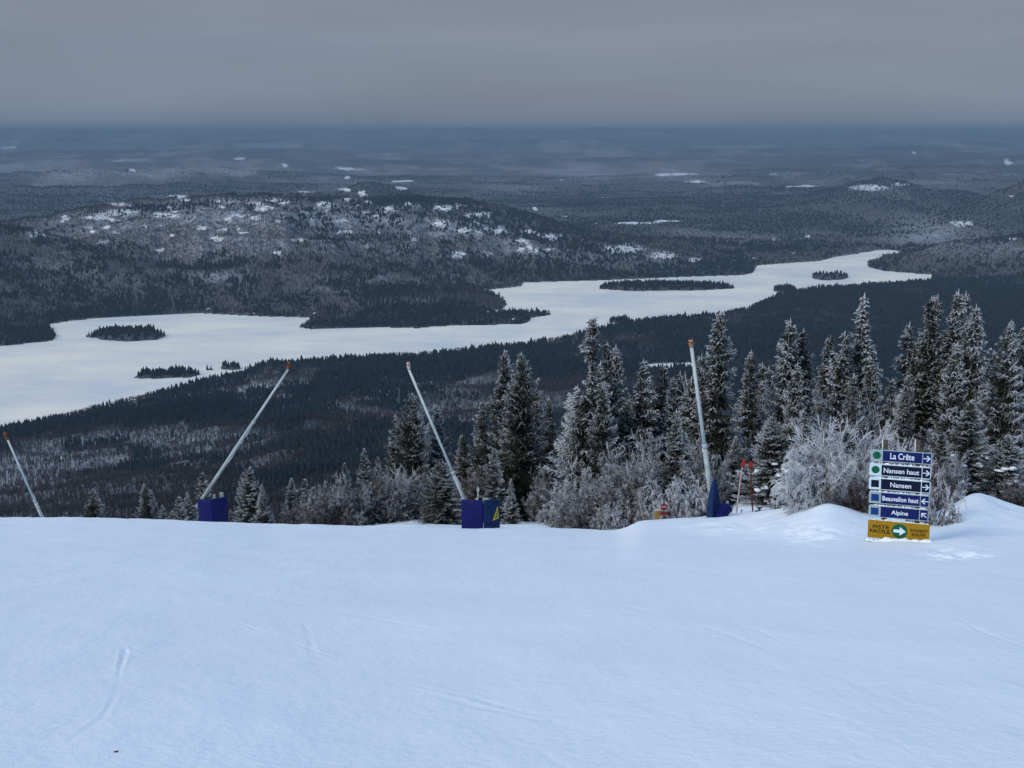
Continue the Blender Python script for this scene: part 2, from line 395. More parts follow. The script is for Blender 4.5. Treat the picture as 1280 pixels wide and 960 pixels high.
def height(az, r):
    x, y = r * np.sin(az), r * np.cos(az)
    rs = r_shore(az)
    # own side
    zm = -r * mountain_T(az, r)
    amp = sstep(500, 1100, r) * sstep(0, 500, rs - r)
    fold = fbm(x / 420 + .35 * y / 420, y / 300, 21, 4)
    zm = zm + amp * (32 * fold + 10 * fbm(x / 110, y / 110, 25, 3)) + 5 * sstep(0, 40, rs - r) * sstep(900, 1500, r)
    zm = np.where(r > 900, np.maximum(zm, ZL + 3.5 + 5 * fbm(x / 90, y / 90, 27, 2)), zm)
    zn = near_z(az, np.clip(r, 0, 159))
    w = sstep(95, 150, r)
    zm = zn * (1 - w) + zm * w
    # far side
    sd = np.full(r.shape, 500.0)
    m = (r > 2000) & (r < 9000)
    sd[m] = poly_sd(x[m], y[m], lake_poly)
    q, ih = np.full(r.shape, -1.0), np.zeros(r.shape)
    q[m], ih[m] = isle_field(x[m], y[m])
    base = ZL + np.where(sd > 0, 2.5 + 16 * sstep(0, 300, sd), -8.0)
    land = base + 10 * sstep(100, 900, sd) * (1 + fbm(x / 900, y / 900, 31, 4))
    top = np.zeros(r.shape); crest = np.zeros(r.shape)
    for pts, wf, wb, tp in RIDGES:
        cr_, cz, a0, a1 = interp_line(az, pts)
        cz = cz + .9 * cr_ / F * 2.2 * fbm(az * 75, az * 0 + 3, 39, 3)
        cr_ = cr_ + wf * .06 * fbm(az * 30, az * 0, 37, 3)
        d = r - cr_
        t = np.where(d < 0, -d / wf, d / wb)
        sh = np.where(t < 1, .5 + .5 * np.cos(math.pi * np.clip(t, 0, 1)), 0) ** .9
        e = sstep(a0 - tp, a0, az) * (1 - sstep(a1, a1 + tp, az))
        scale = np.clip(cr_ / 5500, .6, 3.5)
        rough = 1 + (.30 * fbm(x / (260 * scale), y / (260 * scale), 41, 5)) * np.clip(t * 3, 0.08, 1)
        crest = np.maximum(crest, sh * e * np.where(d < 0, 1, .8) * np.clip(.72 + .75 * fbm(x / (700 * scale), y / (900 * scale), 43, 4), 0, 1.1))
        top = np.maximum(top, (cz - (ZL + 22)) * sh * e * rough)
    k = sstep(0, 350, sd)
    land = land + top * k
    far_n = sstep(7000, 12000, r)
    rdg = (1 - np.abs(fbm(x / 3000, y / 1500, 51, 5)) * 2.4)
    rdg = np.clip(rdg, 0, 1) ** 1.3 * np.clip(.6 + fbm(x / 6000, y / 5000, 55, 2), 0, 1)
    land = land + far_n * (120 * rdg - 10) + sstep(5200, 7000, r) * (1 - far_n) * 30 * fbm(x / 900, y / 900, 57, 4)
    crest = np.maximum(crest, far_n * rdg * 1.05)
    land = np.where(q > 0, ZL + ih, land)
    own = r < rs
    z = np.where(own, zm, land)
    return z, sd, q, own, crest

# ------------------------------------------------------------------ what grows where (fractions read over the ground, plus painted relief)
GX = np.array([-200, 0, 160, 320, 480, 640, 800, 960, 1280, 1500.])
GY = np.array([300, 400, 450, 475, 500, 525, 550, 575, 600, 660.])
CONIF = np.array([[.9] * 10, [.7, .7, .7, .75, .85, .9, .92, .97, .98, .98], [.55, .55, .6, .75, .9, .92, .92, .98, .98, .98], [.5, .5, .5, .55, .6, .55, .85, .98, .98, .98],
    [.5, .45, .5, .45, .30, .25, .8, .97, .98, .98], [.5, .5, .70, .80, .35, .3, .75, .96, .98, .98], [.35, .35, .65, .75, .3, .3, .7, .95, .98, .98], [.3, .3, .25, .25, .2, .25, .6, .95, .98, .98],
    [.3, .25, .1, .06, .12, .25, .6, .95, .98, .98], [.08, .06, .04, .04, .1, .2, .6, .95, .98, .98]])
FLOOR = np.array([[.1] * 10, [.2, .2, .2, .15, .1, .1, .12, .08, .04, .04], [.2, .2, .2, .1, .08, .05, .10, .06, .04, .04], [.2, .15, .2, .75, .55, .1, .10, .06, .04, .04],
    [.3, .35, .2, .3, .15, .15, .1, .06, .04, .04], [.3, .3, .15, .2, .6, .6, .2, .06, .04, .04], [.3, .3, .35, .35, .95, .7, .2, .06, .04, .04], [.35, .4, .25, .12, .8, .4, .2, .06, .04, .04],
    [.35, .35, .15, .03, .2, .3, .2, .06, .04, .04], [.3, .2, .05, .02, .05, .3, .2, .06, .04, .04]])
def grid_lookup(G, px, py):
    xi = np.interp(px, GX, np.arange(10)); yi = np.interp(py, GY, np.arange(10))
    x0 = np.clip(xi.astype(int), 0, 8); y0 = np.clip(yi.astype(int), 0, 8); u, v = xi - x0, yi - y0
    return (G[y0, x0] * (1 - u) + G[y0, x0 + 1] * u) * (1 - v) + (G[y0 + 1, x0] * (1 - u) + G[y0 + 1, x0 + 1] * u) * v
LIGHT = [(500, 350, 120, 6, .45), (420, 362, 50, 4, .3), (130, 285, 100, 22, .5), (280, 270, 120, 24, .75), (420, 275, 110, 22, .7), (560, 285, 110, 24, .6), (300, 305, 140, 14, .6), (470, 310, 140, 16, .5), (640, 310, 90, 16, .45), (250, 322, 90, 12, .35),
         (720, 320, 60, 12, .35), (275, 345, 40, 9, .65), (480, 376, 60, 5, .3), (1160, 292, 62, 17, .75), (1250, 312, 60, 9, .35), (730, 216, 60, 7, .6), (840, 218, 40, 6, .5), (205, 216, 45, 5, .5),
         (190, 193, 40, 2.5, .5), (1130, 240, 60, 8, .2), (900, 300, 60, 9, .35), (950, 292, 60, 7, .3), (800, 325, 60, 10, .35), (1000, 250, 60, 8, .2), (330, 213, 40, 3, .3), (90, 203, 60, 3, .3),
         (1180, 232, 50, 5, .25), (860, 290, 40, 8, .25), (690, 372, 30, 3, .1), (60, 330, 60, 20, .2), (120, 345, 80, 16, .2), (560, 345, 60, 8, .2)]
PATCH = [(150, 266, 26, 4.5), (205, 269, 20, 4), (120, 272, 16, 3), (46, 292, 13, 4.5), (285, 252, 17, 2.5), (340, 250, 16, 1.8), (296, 270, 11, 4), (270, 298, 10, 4), (200, 313, 9, 3), (150, 256, 14, 1.6),
         (410, 257, 14, 4), (435, 250, 9, 3), (485, 261, 12, 4), (470, 270, 5, 3), (555, 260, 15, 4), (595, 267, 8, 3), (550, 279, 16, 4), (625, 289, 8, 5), (580, 288, 10, 3), (690, 296, 16, 5),
         (660, 290, 10, 3), (575, 318, 9, 5), (665, 313, 7, 4), (612, 317, 6, 3), (780, 311, 26, 6), (830, 319, 20, 5), (868, 325, 12, 3), (348, 317, 7, 3), (375, 300, 8, 3), (255, 285, 10, 3), (325, 262, 7, 3),
         (1088, 235, 28, 3.6), (1125, 231, 12, 2.5), (1203, 279, 15, 4), (1265, 245, 6, 2), (1268, 299, 9, 2), (455, 243, 9, 4), (230, 250, 8, 2), (500, 275, 6, 2), (520, 300, 5, 2), (440, 290, 5, 2)]
_rp = random.Random(8)
for _k in range(70):                          # the rocky hill's many small openings, thickest under its crest
    _x = 70 + 640 * _rp.random(); _c = float(np.interp(_x, [60, 160, 250, 430, 580, 680, 800], [270, 256, 251, 249, 253, 281, 312]))
    PATCH.append((_x, _c + 3 + 42 * _rp.random() ** 1.8, _rp.uniform(3, 9), _rp.uniform(1.2, 3.0)))
FIELD = [(20, 184.5, 18, 1.1), (300, 198.5, 7, 1.6), (356, 206.5, 5, 3), (166, 213, 4, 1.6), (437, 211, 26, 1.8), (434, 222, 4, 2), (503, 226.5, 20, 1.2), (428, 237, 12, 2), (500, 235, 9, 2),
         (225, 246, 11, 2.5), (882, 227.5, 30, 1.5), (912, 194, 20, 1.1), (966, 218, 11, 1.2), (835, 218, 24, 2), (788, 279, 38, 1.6), (830, 276.5, 18, 1.6), (707, 270.5, 6, 1.3), (669, 261, 3, 2.4), (649, 210, 5, 1.2),
         (1260, 203.5, 6, 1.8), (1140, 190.5, 6, 1.2), (968, 299, 3, 4), (1011, 295.5, 4, 1.8), (760, 247, 10, 1), (1000, 233, 26, 1.2), (960, 208, 12, 1), (380, 240, 16, 1.2), (190, 220, 6, 1), (145, 254.5, 12, 1.8), (700, 225, 9, .9),
         (842, 457, 34, 3.4), (730, 463, 12, 1.4), (65, 580, 8, 3.5), (80, 572, 12, 3.5)]
def land_cover(x, y, z, own, crest):
    px, py = project(x, y, z)
    con = np.where(own, grid_lookup(CONIF, px, py), .30 + .9 * sstep(.6, .97, crest) + .45 * fbm(x / 500, y / 800, 61, 3) + .3 * sstep(7000, 12000, y) * fbm(x / 1500, y / 4000, 65, 3))  # far crests darkened with extra conifers to paint in relief and haze layering
    con = np.where(own, con, con + .30 * sstep(5800, 6800, np.hypot(x, y)) * (1 - sstep(9800, 12000, np.hypot(x, y))))  # middle-distance hills darkened further, contrast painted in place of sun shading
    fold = fbm(x / 420 + .35 * y / 420, y / 300, 21, 4)
    con = np.where(own, con, con + .24 * sstep(318, 345, py) + .22 * sstep(1050, 1110, px) * (1 - sstep(6000, 6800, np.hypot(x, y))))
    con = np.where(own, con + .30 * fold + .38 * fbm(x / 130, y / 130, 63, 4), con)
    flo = np.where(own, grid_lookup(FLOOR, px, py) * (.25 + 1.3 * (1 - sstep(-.2, .15, fold))), .12)
    light = np.zeros(px.shape)
    wx, wy = px + 9 * fbm(x / 160, y / 220, 71, 3), py + 5 * fbm(x / 160 + 9, y / 220, 73, 3)
    for cx, cy, a, b, s in LIGHT:
        light = np.maximum(light, .95 * s * np.exp(-(((wx - cx) / a) ** 2 + ((wy - cy) / b) ** 2)))
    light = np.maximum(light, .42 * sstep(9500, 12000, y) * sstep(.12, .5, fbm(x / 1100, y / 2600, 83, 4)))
    light = np.where(own, 0, light)
    px2, py2 = px + 6 * fbm(x / 45, y / 70, 75, 4), py + 1.6 * fbm(x / 45 + 4, y / 70, 77, 4)
    pat = np.full(px.shape, -1.0)
    for cx, cy, a, b in PATCH:
        q = 1 - (((px2 - cx) / a) ** 2 + ((py2 - cy) / b) ** 2); pat = np.maximum(pat, q)
    pat = np.where(own, -1, pat)
    patch = sstep(-1.3, 1.0, pat + .45 * fbm(x / 70, y / 90, 79, 3))
    fld = np.full(px.shape, -1.0)
    for cx, cy, a, b in FIELD:
        q = (.75 + .25 * math.sin(cx * 2.1)) - (np.abs((px + .25 * a * np.sin(cx * 1.3 + (py - cy) / b * 2) - cx) / a) ** 1.6 + np.abs((py + .12 * b * np.sin((px - cx) / a * 3 + cx) - cy) / b) ** 2); fld = np.maximum(fld, q)
    fs = np.clip(np.hypot(x, y) / 9000, .5, 2.5)
    field = sstep(-.05, .5, fld + 1.2 * fbm(x / (70 * fs), y / (300 * fs), 81, 4)) * .9
    snow = patch
    con = np.clip(con - .5 * light * (~own), .03, 1)
    return con, flo, light, snow, field

# ------------------------------------------------------------------ terrain sheets
def polar_grid(az, rr):
    A, R = np.meshgrid(az, rr)
    n, m = len(rr), len(az)
    idx = np.arange(n * m).reshape(n, m)
    q = np.stack([idx[:-1, :-1], idx[:-1, 1:], idx[1:, 1:], idx[1:, :-1]], -1).reshape(-1, 4)
    return A, R, q

# snow run around the camera
az_n = np.concatenate([np.linspace(-math.pi, -.62, 60)[:-1], np.linspace(-.62, .62, 760), np.linspace(.62, math.pi, 60)[1:]])
rr_n = np.concatenate([[.02], np.geomspace(.8, 3.0, 16), np.geomspace(3.02, 66, 700), [70]])
A, R, q = polar_grid(az_n, rr_n)
Zs = near_z(A, R)
X, Y = R * np.sin(A), R * np.cos(A)
Pn = project(X, Y, Zs)
# old ski tracks and scuffs pressed into the run
def track(pts, w, depth, fade=1.0):
    global Zs
    P3 = []
    for px, py in pts:
        r_ = np.linspace(2, 46, 900); a_, T_ = azt(px, py)
        z_ = near_z(np.full(r_.shape, a_), r_); k_ = int(np.argmax(-z_ / r_ < T_)) if np.any(-z_ / r_ < T_) else -1
        P3.append((r_[k_] * math.sin(a_), r_[k_] * math.cos(a_)))
    d = np.full(X.shape, 1e9)
    for (ax, ay), (bx, by) in zip(P3[:-1], P3[1:]):
        ex, ey = bx - ax, by - ay
        t = np.clip(((X - ax) * ex + (Y - ay) * ey) / (ex * ex + ey * ey + 1e-9), 0, 1)
        d = np.minimum(d, np.hypot(X - ax - t * ex, Y - ay - t * ey))
    d = d + .03 * fbm(X * 2, Y * 2, 3, 2)
    L0 = np.hypot(X - P3[0][0], Y - P3[0][1]); L1 = np.hypot(X - P3[-1][0], Y - P3[-1][1])
    e_ = np.clip(.55 + .9 * fbm(X * .8, Y * .8, 7, 3), 0, 1) * sstep(0, 1.2, L0) * sstep(0, 1.2, L1)
    Zs = Zs - e_ * (depth * np.exp(-(d / w) ** 2) - depth * .5 * np.exp(-((d - 1.8 * w) / (w * .7)) ** 2))
track([(20, 958), (62, 945), (100, 920), (130, 895), (146, 868), (150, 838), (158, 808), (166, 790)], .020, .008)
track([(380, 775), (390, 810), (398, 840)], .03, .006)
track([(370, 910), (366, 880), (372, 865)], .03, .006)
track([(80, 730), (170, 726), (310, 742), (480, 776), (640, 800)], .05, .005)
track([(900, 900), (980, 870), (1090, 856), (1270, 850)], .06, .005)
track([(740, 745), (900, 790), (1060, 850), (1180, 905)], .05, .005)
_rt = random.Random(21)
for _k in range(16):                          # faint old ski lines crossing the run
    _x, _y = _rt.uniform(260, 1280), _rt.uniform(700, 900); _s = 1 if _x < 500 else _rt.choice((1, -1)); _l = _rt.uniform(120, 420); _d = _rt.uniform(.05, .45)
    track([(_x, _y), (_x + _s * _l * .5, _y + _l * .5 * _d + _rt.uniform(-8, 8)), (_x + _s * _l, min(952, _y + _l * _d))], _rt.uniform(.018, .04), _rt.uniform(.003, .006))
# scalloped crust where wind has cut the bank
bk = sstep(-.3, .3, np.sin(0 * X)) * np.exp(-(((Pn[0] - 925) / 60) ** 2 + ((Pn[1] - 660) / 9) ** 2)) + np.exp(-(((Pn[0] - 1015) / 40) ** 2 + ((Pn[1] - 668) / 13) ** 2)) + 1.3 * np.exp(-(((Pn[0] - 1192) / 42) ** 2 + ((Pn[1] - 692) / 8) ** 2))
Zs = Zs + bk * (.11 * fbm(X * 3.2, Y * 3.2, 91, 4) - .03)
run = mesh_obj('snow_slope', np.stack([X, Y, Zs], -1).reshape(-1, 3), q[:, ::-1], M_SNOW, smooth=True)
tag(run, kind='structure')

# mountainside, valley and the country to the horizon
az_f = np.linspace(-.60, .60, 1150)
rr_f = np.concatenate([np.geomspace(66, 900, 90)[:-1], np.geomspace(900, 6500, 430)[:-1], np.geomspace(6500, 15000, 200)[:-1], np.geomspace(15000, 66000, 170)])
A, R, q = polar_grid(az_f, rr_f)
Zf, SDf, Qf, OWN, CRf = height(A, R)
Zf[R < 69] -= .2
X, Y = R * np.sin(A), R * np.cos(A)
CONf, FLOf, LIGf, SNOf, FIEf = land_cover(X, Y, Zf, OWN, CRf)
def ground(az, r): return float(height(np.array([float(az)]), np.array([float(r)]))[0][0])

m, n, l, b = new_mat('winter_land')
P = pos(n)
con, flo, lig, sno = attr(n, 'conifer'), attr(n, 'floor'), attr(n, 'light'), attr(n, 'bare_snow')
n1 = noise(n, l, .022, 4, .65, P)             # stands of ~45 m
n2 = noise(n, l, .09, 3, .7, P)               # crowns of ~10 m
n3 = noise(n, l, .0035, 4, .6, P)             # whole hillsides
stand = mth(n, l, 'ADD', mth(n, l, 'MULTIPLY', n1, .6), mth(n, l, 'MULTIPLY', n3, .4))
isc = mth(n, l, 'ADD', mth(n, l, 'MULTIPLY', mth(n, l, 'SUBTRACT', stand, .5), 2.6), con)
isc = rng(n, l, isc, .35, .75, smooth=True)
gy = n.new('ShaderNodeSeparateXYZ'); l.new(P, gy.inputs[0])
n6 = noise(n, l, .0016, 5, .65, P)             # whole valleys of the far country, paled to paint haze between ridges
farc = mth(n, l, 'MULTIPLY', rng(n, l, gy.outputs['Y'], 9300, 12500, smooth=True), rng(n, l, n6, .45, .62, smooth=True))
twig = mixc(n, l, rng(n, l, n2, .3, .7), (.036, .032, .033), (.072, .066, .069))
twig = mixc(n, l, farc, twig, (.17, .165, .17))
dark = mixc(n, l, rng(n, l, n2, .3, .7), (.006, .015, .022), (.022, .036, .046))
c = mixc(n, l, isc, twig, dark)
ls = mth(n, l, 'MULTIPLY', rng(n, l, mth(n, l, 'ADD', mth(n, l, 'MULTIPLY', n2, .5), mth(n, l, 'MULTIPLY', n1, .5)), .40, .60), lig)
ls = mth(n, l, 'MULTIPLY', ls, mth(n, l, 'SUBTRACT', 1.0, mth(n, l, 'MULTIPLY', isc, .75)))
c = mixc(n, l, ls, c, (.62, .66, .72))
fl = mth(n, l, 'MULTIPLY', rng(n, l, n2, .25, .55), flo)
c = mixc(n, l, fl, c, (.50, .53, .58))
n5 = noise(n, l, .045, 5, .85, P)
sno = rng(n, l, mth(n, l, 'ADD', sno, mth(n, l, 'MULTIPLY', mth(n, l, 'SUBTRACT', n5, .5), 4.0)), .72, .95, smooth=True)
sno = mth(n, l, 'MAXIMUM', sno, attr(n, 'field'))
c = mixc(n, l, sno, c, (.84, .87, .88))
l.new(c, b.inputs['Base Color']); b.inputs['Roughness'].default_value = .9; b.inputs['Specular IOR Level'].default_value = .1
bp = n.new('ShaderNodeBump'); bp.inputs['Strength'].default_value = .5; bp.inputs['Distance'].default_value = 6.0
l.new(n2, bp.inputs['Height']); l.new(bp.outputs[0], b.inputs['Normal'])
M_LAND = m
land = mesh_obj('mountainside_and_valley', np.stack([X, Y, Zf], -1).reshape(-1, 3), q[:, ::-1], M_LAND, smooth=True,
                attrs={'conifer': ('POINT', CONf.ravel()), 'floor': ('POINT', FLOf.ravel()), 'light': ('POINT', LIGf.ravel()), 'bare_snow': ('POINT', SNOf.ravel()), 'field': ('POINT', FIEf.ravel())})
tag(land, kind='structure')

# frozen lake
m, n, l, b = new_mat('lake_snow')
P = pos(n)
mpn = n.new('ShaderNodeMapping'); mpn.inputs['Scale'].default_value = (.0022, .0045, 1); mpn.inputs['Rotation'].default_value = (0, 0, .3); l.new(P, mpn.inputs[0])
f = rng(n, l, noise(n, l, 1.0, 6, .6, mpn.outputs[0]), .33, .62)
c = mixc(n, l, f, (.63, .66, .68), (.92, .87, .73))  # cream end of the mix carries warm sunlight in the base colour
w = n.new('ShaderNodeTexWave'); w.wave_type = 'BANDS'; w.inputs['Scale'].default_value = .0011; w.inputs['Distortion'].default_value = 5; w.inputs['Detail'].default_value = 1; l.new(P, w.inputs['Vector'])
c = mixc(n, l, rng(n, l, w.outputs['Fac'], .985, 1.0, 0, .10), c, (.55, .58, .62))   # snowmobile trails
l.new(c, b.inputs['Base Color']); b.inputs['Roughness'].default_value = .7; b.inputs['Specular IOR Level'].default_value = .2
lk = np.array([(-4500, 1200, ZL), (5200, 1200, ZL), (5200, 7600, ZL), (-4500, 7600, ZL)])
tag(mesh_obj('frozen_lake', lk, np.array([[0, 1, 2, 3]]), m), kind='structure')

# ------------------------------------------------------------------ the woods far below: real little trees
minT = np.minimum.accumulate(-Zf / R, axis=0)             # skyline so far, column by column
def visible(az, r, T, margin):
    ai = np.clip(((az - az_f[0]) / (az_f[1] - az_f[0])).round().astype(int), 0, len(az_f) - 1)
    ri = np.clip(np.searchsorted(rr_f, r * .985) - 1, 0, len(rr_f) - 1)
    return T < minT[ri, ai] + margin
RS = np.random.RandomState(4)

def spike_tree(seed, tiers, sides):                        # small conifer, height 1
    rs = np.random.RandomState(seed); V, T_ = [], []
    for k in range(tiers):
        z0 = .08 + .82 * k / tiers; z1 = min(1.0, z0 + 1.35 / tiers + .08); r0 = .20 * (1 - k / tiers) ** .8 + .03
        bi = len(V)
        for s in range(sides):
            a = 2 * math.pi * (s + .5 * (k % 2)) / sides + rs.uniform(-.2, .2); rr_ = r0 * rs.uniform(.65, 1.15)
            V.append((rr_ * math.cos(a), rr_ * math.sin(a), z0 + rs.uniform(-.05, .04)))
        V.append((0, 0, z1))
        for s in range(sides): T_.append((bi + s, bi + (s + 1) % sides, bi + sides))
    return np.array(V), np.array(T_)
def bare_tree(seed, twigs, w=.022):                        # small leafless tree, height 1: trunk and a fan of fine limbs
    rs = np.random.RandomState(seed); V, T_ = [], []
    def sliver(p0, p1, w_):
        p0, p1 = np.array(p0), np.array(p1); d = p1 - p0; a = rs.rand(3) - .5; s = np.cross(d, a); s /= np.linalg.norm(s) + 1e-9
        s2 = np.cross(d / np.linalg.norm(d), s)
        bi = len(V); V.extend([p0 + s * w_, p0 - s * .5 * w_ + s2 * .8 * w_, p0 - s * .5 * w_ - s2 * .8 * w_, p1])
        T_.extend([(bi, bi + 1, bi + 3), (bi + 1, bi + 2, bi + 3), (bi + 2, bi, bi + 3)])
    sliver((0, 0, 0), (rs.uniform(-.05, .05), rs.uniform(-.05, .05), .95), .034)
    for k in range(twigs):
        z0 = rs.uniform(.25, .7); a = rs.uniform(0, 6.28); o = rs.uniform(.08, .26); z1 = min(1.0, z0 + rs.uniform(.25, .55))
        sliver((0, 0, z0), (o * math.cos(a), o * math.sin(a), z1), w)
    return np.array(V, float), np.array(T_)

def bake(name, protos, P, H, W, mat, label, extra):
    """One mesh of many copies of small tree prototypes: the woods as a mass."""
    Vs, Fs, At, At2, off = [], [], [], [], 0
    pick = RS.randint(0, len(protos), len(P)); yaw = RS.uniform(0, 6.28, len(P)); tint = RS.rand(len(P))
    for k, (V, T_) in enumerate(protos):
        s = np.where(pick == k)[0]
        if not len(s): continue
        c_, s_ = np.cos(yaw[s])[:, None], np.sin(yaw[s])[:, None]
        x = (V[None, :, 0] * c_ - V[None, :, 1] * s_) * W[s][:, None] + P[s, 0][:, None]
        y = (V[None, :, 0] * s_ + V[None, :, 1] * c_) * W[s][:, None] + P[s, 1][:, None]
        z = V[None, :, 2] * H[s][:, None] + P[s, 2][:, None]
        Vs.append(np.stack([x, y, z], -1).reshape(-1, 3))
        Fs.append((T_[None] + (off + np.arange(len(s)) * len(V))[:, None, None]).reshape(-1, 3)); off += len(s) * len(V)
        At.append(np.repeat(tint[s], len(V))); At2.append(np.repeat(extra[s], len(V)))
    o = mesh_obj(name, np.concatenate(Vs), np.concatenate(Fs), mat, attrs={'tint': ('POINT', np.concatenate(At)), 'frost': ('POINT', np.concatenate(At2))})
    tag(o, label, 'forest', kind='stuff'); return o

m, n, l, b = new_mat('far_conifer')
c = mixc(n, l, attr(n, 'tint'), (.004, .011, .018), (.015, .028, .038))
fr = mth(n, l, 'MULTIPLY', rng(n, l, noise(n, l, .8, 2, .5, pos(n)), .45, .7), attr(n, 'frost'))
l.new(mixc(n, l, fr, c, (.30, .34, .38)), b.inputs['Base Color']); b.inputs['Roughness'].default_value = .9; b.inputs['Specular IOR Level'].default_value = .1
M_FCON = m
m, n, l, b = new_mat('far_bare_tree')
c = mixc(n, l, attr(n, 'tint'), (.027, .022, .022), (.056, .046, .046))
l.new(mixc(n, l, attr(n, 'frost'), c, (.40, .41, .43)), b.inputs['Base Color']); b.inputs['Roughness'].default_value = .9; b.inputs['Specular IOR Level'].default_value = .1
M_FBARE = m

CAND = []
for r0, r1, sp in ((450, 1500, 5.0), (1500, 2600, 6.0), (2600, 4700, 8.0), (4700, 6200, 15.0), (6200, 9800, 21.0), (9800, 15000, 32.0)):
    area = .5 * (r1 ** 2 - r0 ** 2) * 1.06; N = int(area / sp ** 2)
    r = np.sqrt(RS.uniform(r0 ** 2, r1 ** 2, N)); a = RS.uniform(-.53, .53, N)
    CAND.append(np.stack([a, r, np.full(N, sp)], -1))
CAND = np.concatenate(CAND)
az_c, r_c, sp_c = CAND.T
# quick lookup of height and cover from the terrain sheet
ai = (az_c - az_f[0]) / (az_f[1] - az_f[0]); ri = np.interp(r_c, rr_f, np.arange(len(rr_f)))
a0, r0 = ai.astype(int), np.clip(ri.astype(int), 0, len(rr_f) - 2); u, v = ai - a0, ri - r0
def look(G): return (G[r0, a0] * (1 - u) + G[r0, a0 + 1] * u) * (1 - v) + (G[r0 + 1, a0] * (1 - u) + G[r0 + 1, a0 + 1] * u) * v
zc, con_c, flo_c, lig_c, sno_c = look(Zf), look(CONf), look(FLOf), look(LIGf), look(SNOf)
keep = (zc > ZL + .8) & (look(FIEf) < .3) & (RS.rand(len(zc)) > np.clip((sno_c - .34) * 1.8, 0, .62))
keep &= visible(az_c, r_c, -(zc + 17) / r_c, .004)
keep &= RS.rand(len(zc)) > np.where(r_c < rr_f[0], 1, .35 * (sp_c > 18) * (con_c < .4) + .55 * flo_c * (con_c < .5) + .4 * lig_c)
xc, yc = r_c * np.sin(az_c), r_c * np.cos(az_c)
clump = fbm(xc / 55, yc / 75, 101, 3) * .8 + fbm(xc / 260, yc / 260, 103, 3) * .9
isl_c = look(Qf) > 0
is_con = (con_c + clump + RS.uniform(-1, 1, len(zc)) * np.where(r_c < r_shore(az_c), .15, .42) > .5) | isl_c
Hc = np.where(is_con, RS.uniform(9, 17, len(zc)), RS.uniform(8, 13, len(zc)))
Hc = Hc * np.where(sp_c > 18, .8, 1.0)
Hc = Hc * np.where((sp_c > 7) & is_con & (RS.rand(len(zc)) < .06), 1.35, 1.0)
Wc = Hc * np.where(is_con, RS.uniform(.8, 1.3, len(zc)), RS.uniform(.9, 1.4, len(zc))) * np.where(sp_c > 7, np.where(sp_c > 10, np.where(sp_c > 18, np.where(sp_c > 30, 3.2, 2.2), 2.0), 1.35), 1.0)
Pc = np.stack([xc, yc, zc - .3], -1)
near_c = r_c < 2000
PC_A = [spike_tree(k, 4, 6) for k in range(5)]; PC_B = [spike_tree(k + 9, 2, 5) for k in range(4)]
PB_A = [bare_tree(k, 13) for k in range(6)]; PB_B = [bare_tree(k + 20, 9, .030) for k in range(5)]
own_c = r_c < r_shore(az_c)
def sel(mask): return np.where(keep & mask)[0]
lit = np.clip(.25 * flo_c + RS.uniform(0, .12, len(zc)), 0, 1)
litb = np.clip(.40 * flo_c * RS.uniform(.3, 1, len(zc)) + .8 * lig_c * RS.uniform(.0, 1, len(zc)) ** 1.5, 0, 1)
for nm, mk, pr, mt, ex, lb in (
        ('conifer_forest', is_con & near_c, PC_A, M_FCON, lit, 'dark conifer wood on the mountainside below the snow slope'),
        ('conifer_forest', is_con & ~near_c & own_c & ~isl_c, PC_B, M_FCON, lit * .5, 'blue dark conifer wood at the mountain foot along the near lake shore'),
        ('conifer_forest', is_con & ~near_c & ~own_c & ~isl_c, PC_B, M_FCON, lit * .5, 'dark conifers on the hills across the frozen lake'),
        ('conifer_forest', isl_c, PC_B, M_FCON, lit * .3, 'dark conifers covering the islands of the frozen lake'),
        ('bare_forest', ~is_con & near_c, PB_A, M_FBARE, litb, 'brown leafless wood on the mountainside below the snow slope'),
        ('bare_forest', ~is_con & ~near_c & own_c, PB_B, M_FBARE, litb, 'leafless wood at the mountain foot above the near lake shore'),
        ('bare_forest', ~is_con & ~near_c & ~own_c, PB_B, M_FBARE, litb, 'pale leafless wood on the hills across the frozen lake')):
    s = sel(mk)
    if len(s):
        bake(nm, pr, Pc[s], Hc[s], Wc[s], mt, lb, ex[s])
        print(nm, len(s))
# ------------------------------------------------------------------ the winter air
hz = MB(); hz.box((140000, 140000, 740), (0, 0, -250))
m = bpy.data.materials.new('winter_haze'); m.use_nodes = True
m.node_tree.nodes.clear()
_o = m.node_tree.nodes.new('ShaderNodeOutputMaterial'); _v = m.node_tree.nodes.new('ShaderNodeVolumePrincipled')
_v.inputs['Color'].default_value = (.30, .445, .585, 1); _v.inputs['Density'].default_value = 5.2e-5; _v.inputs['Anisotropy'].default_value = .0
m.node_tree.links.new(_v.outputs[0], _o.inputs['Volume'])
tag(hz.build('haze', m), kind='stuff')

# ------------------------------------------------------------------ spruces near the run
m, n, l, b = new_mat('frosted_needles')
g = n.new('ShaderNodeNewGeometry'); sx = n.new('ShaderNodeSeparateXYZ'); l.new(g.outputs['Normal'], sx.inputs[0])
nz = noise(n, l, 1.7, 4, .7, pos(n))
fr = mth(n, l, 'ADD', attr(n, 'frost'), mth(n, l, 'MULTIPLY', mth(n, l, 'SUBTRACT', nz, .5), 1.0))
fr = mth(n, l, 'ADD', fr, mth(n, l, 'MULTIPLY', sx.outputs['Z'], .16))
fr = rng(n, l, fr, .58, 1.02)
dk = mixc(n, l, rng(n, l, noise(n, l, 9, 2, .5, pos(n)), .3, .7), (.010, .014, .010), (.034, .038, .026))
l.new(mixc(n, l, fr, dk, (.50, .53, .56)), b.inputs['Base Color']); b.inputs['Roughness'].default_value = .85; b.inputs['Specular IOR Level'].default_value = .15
M_NEEDLE = m
m, n, l, b = new_mat('frosted_bark')
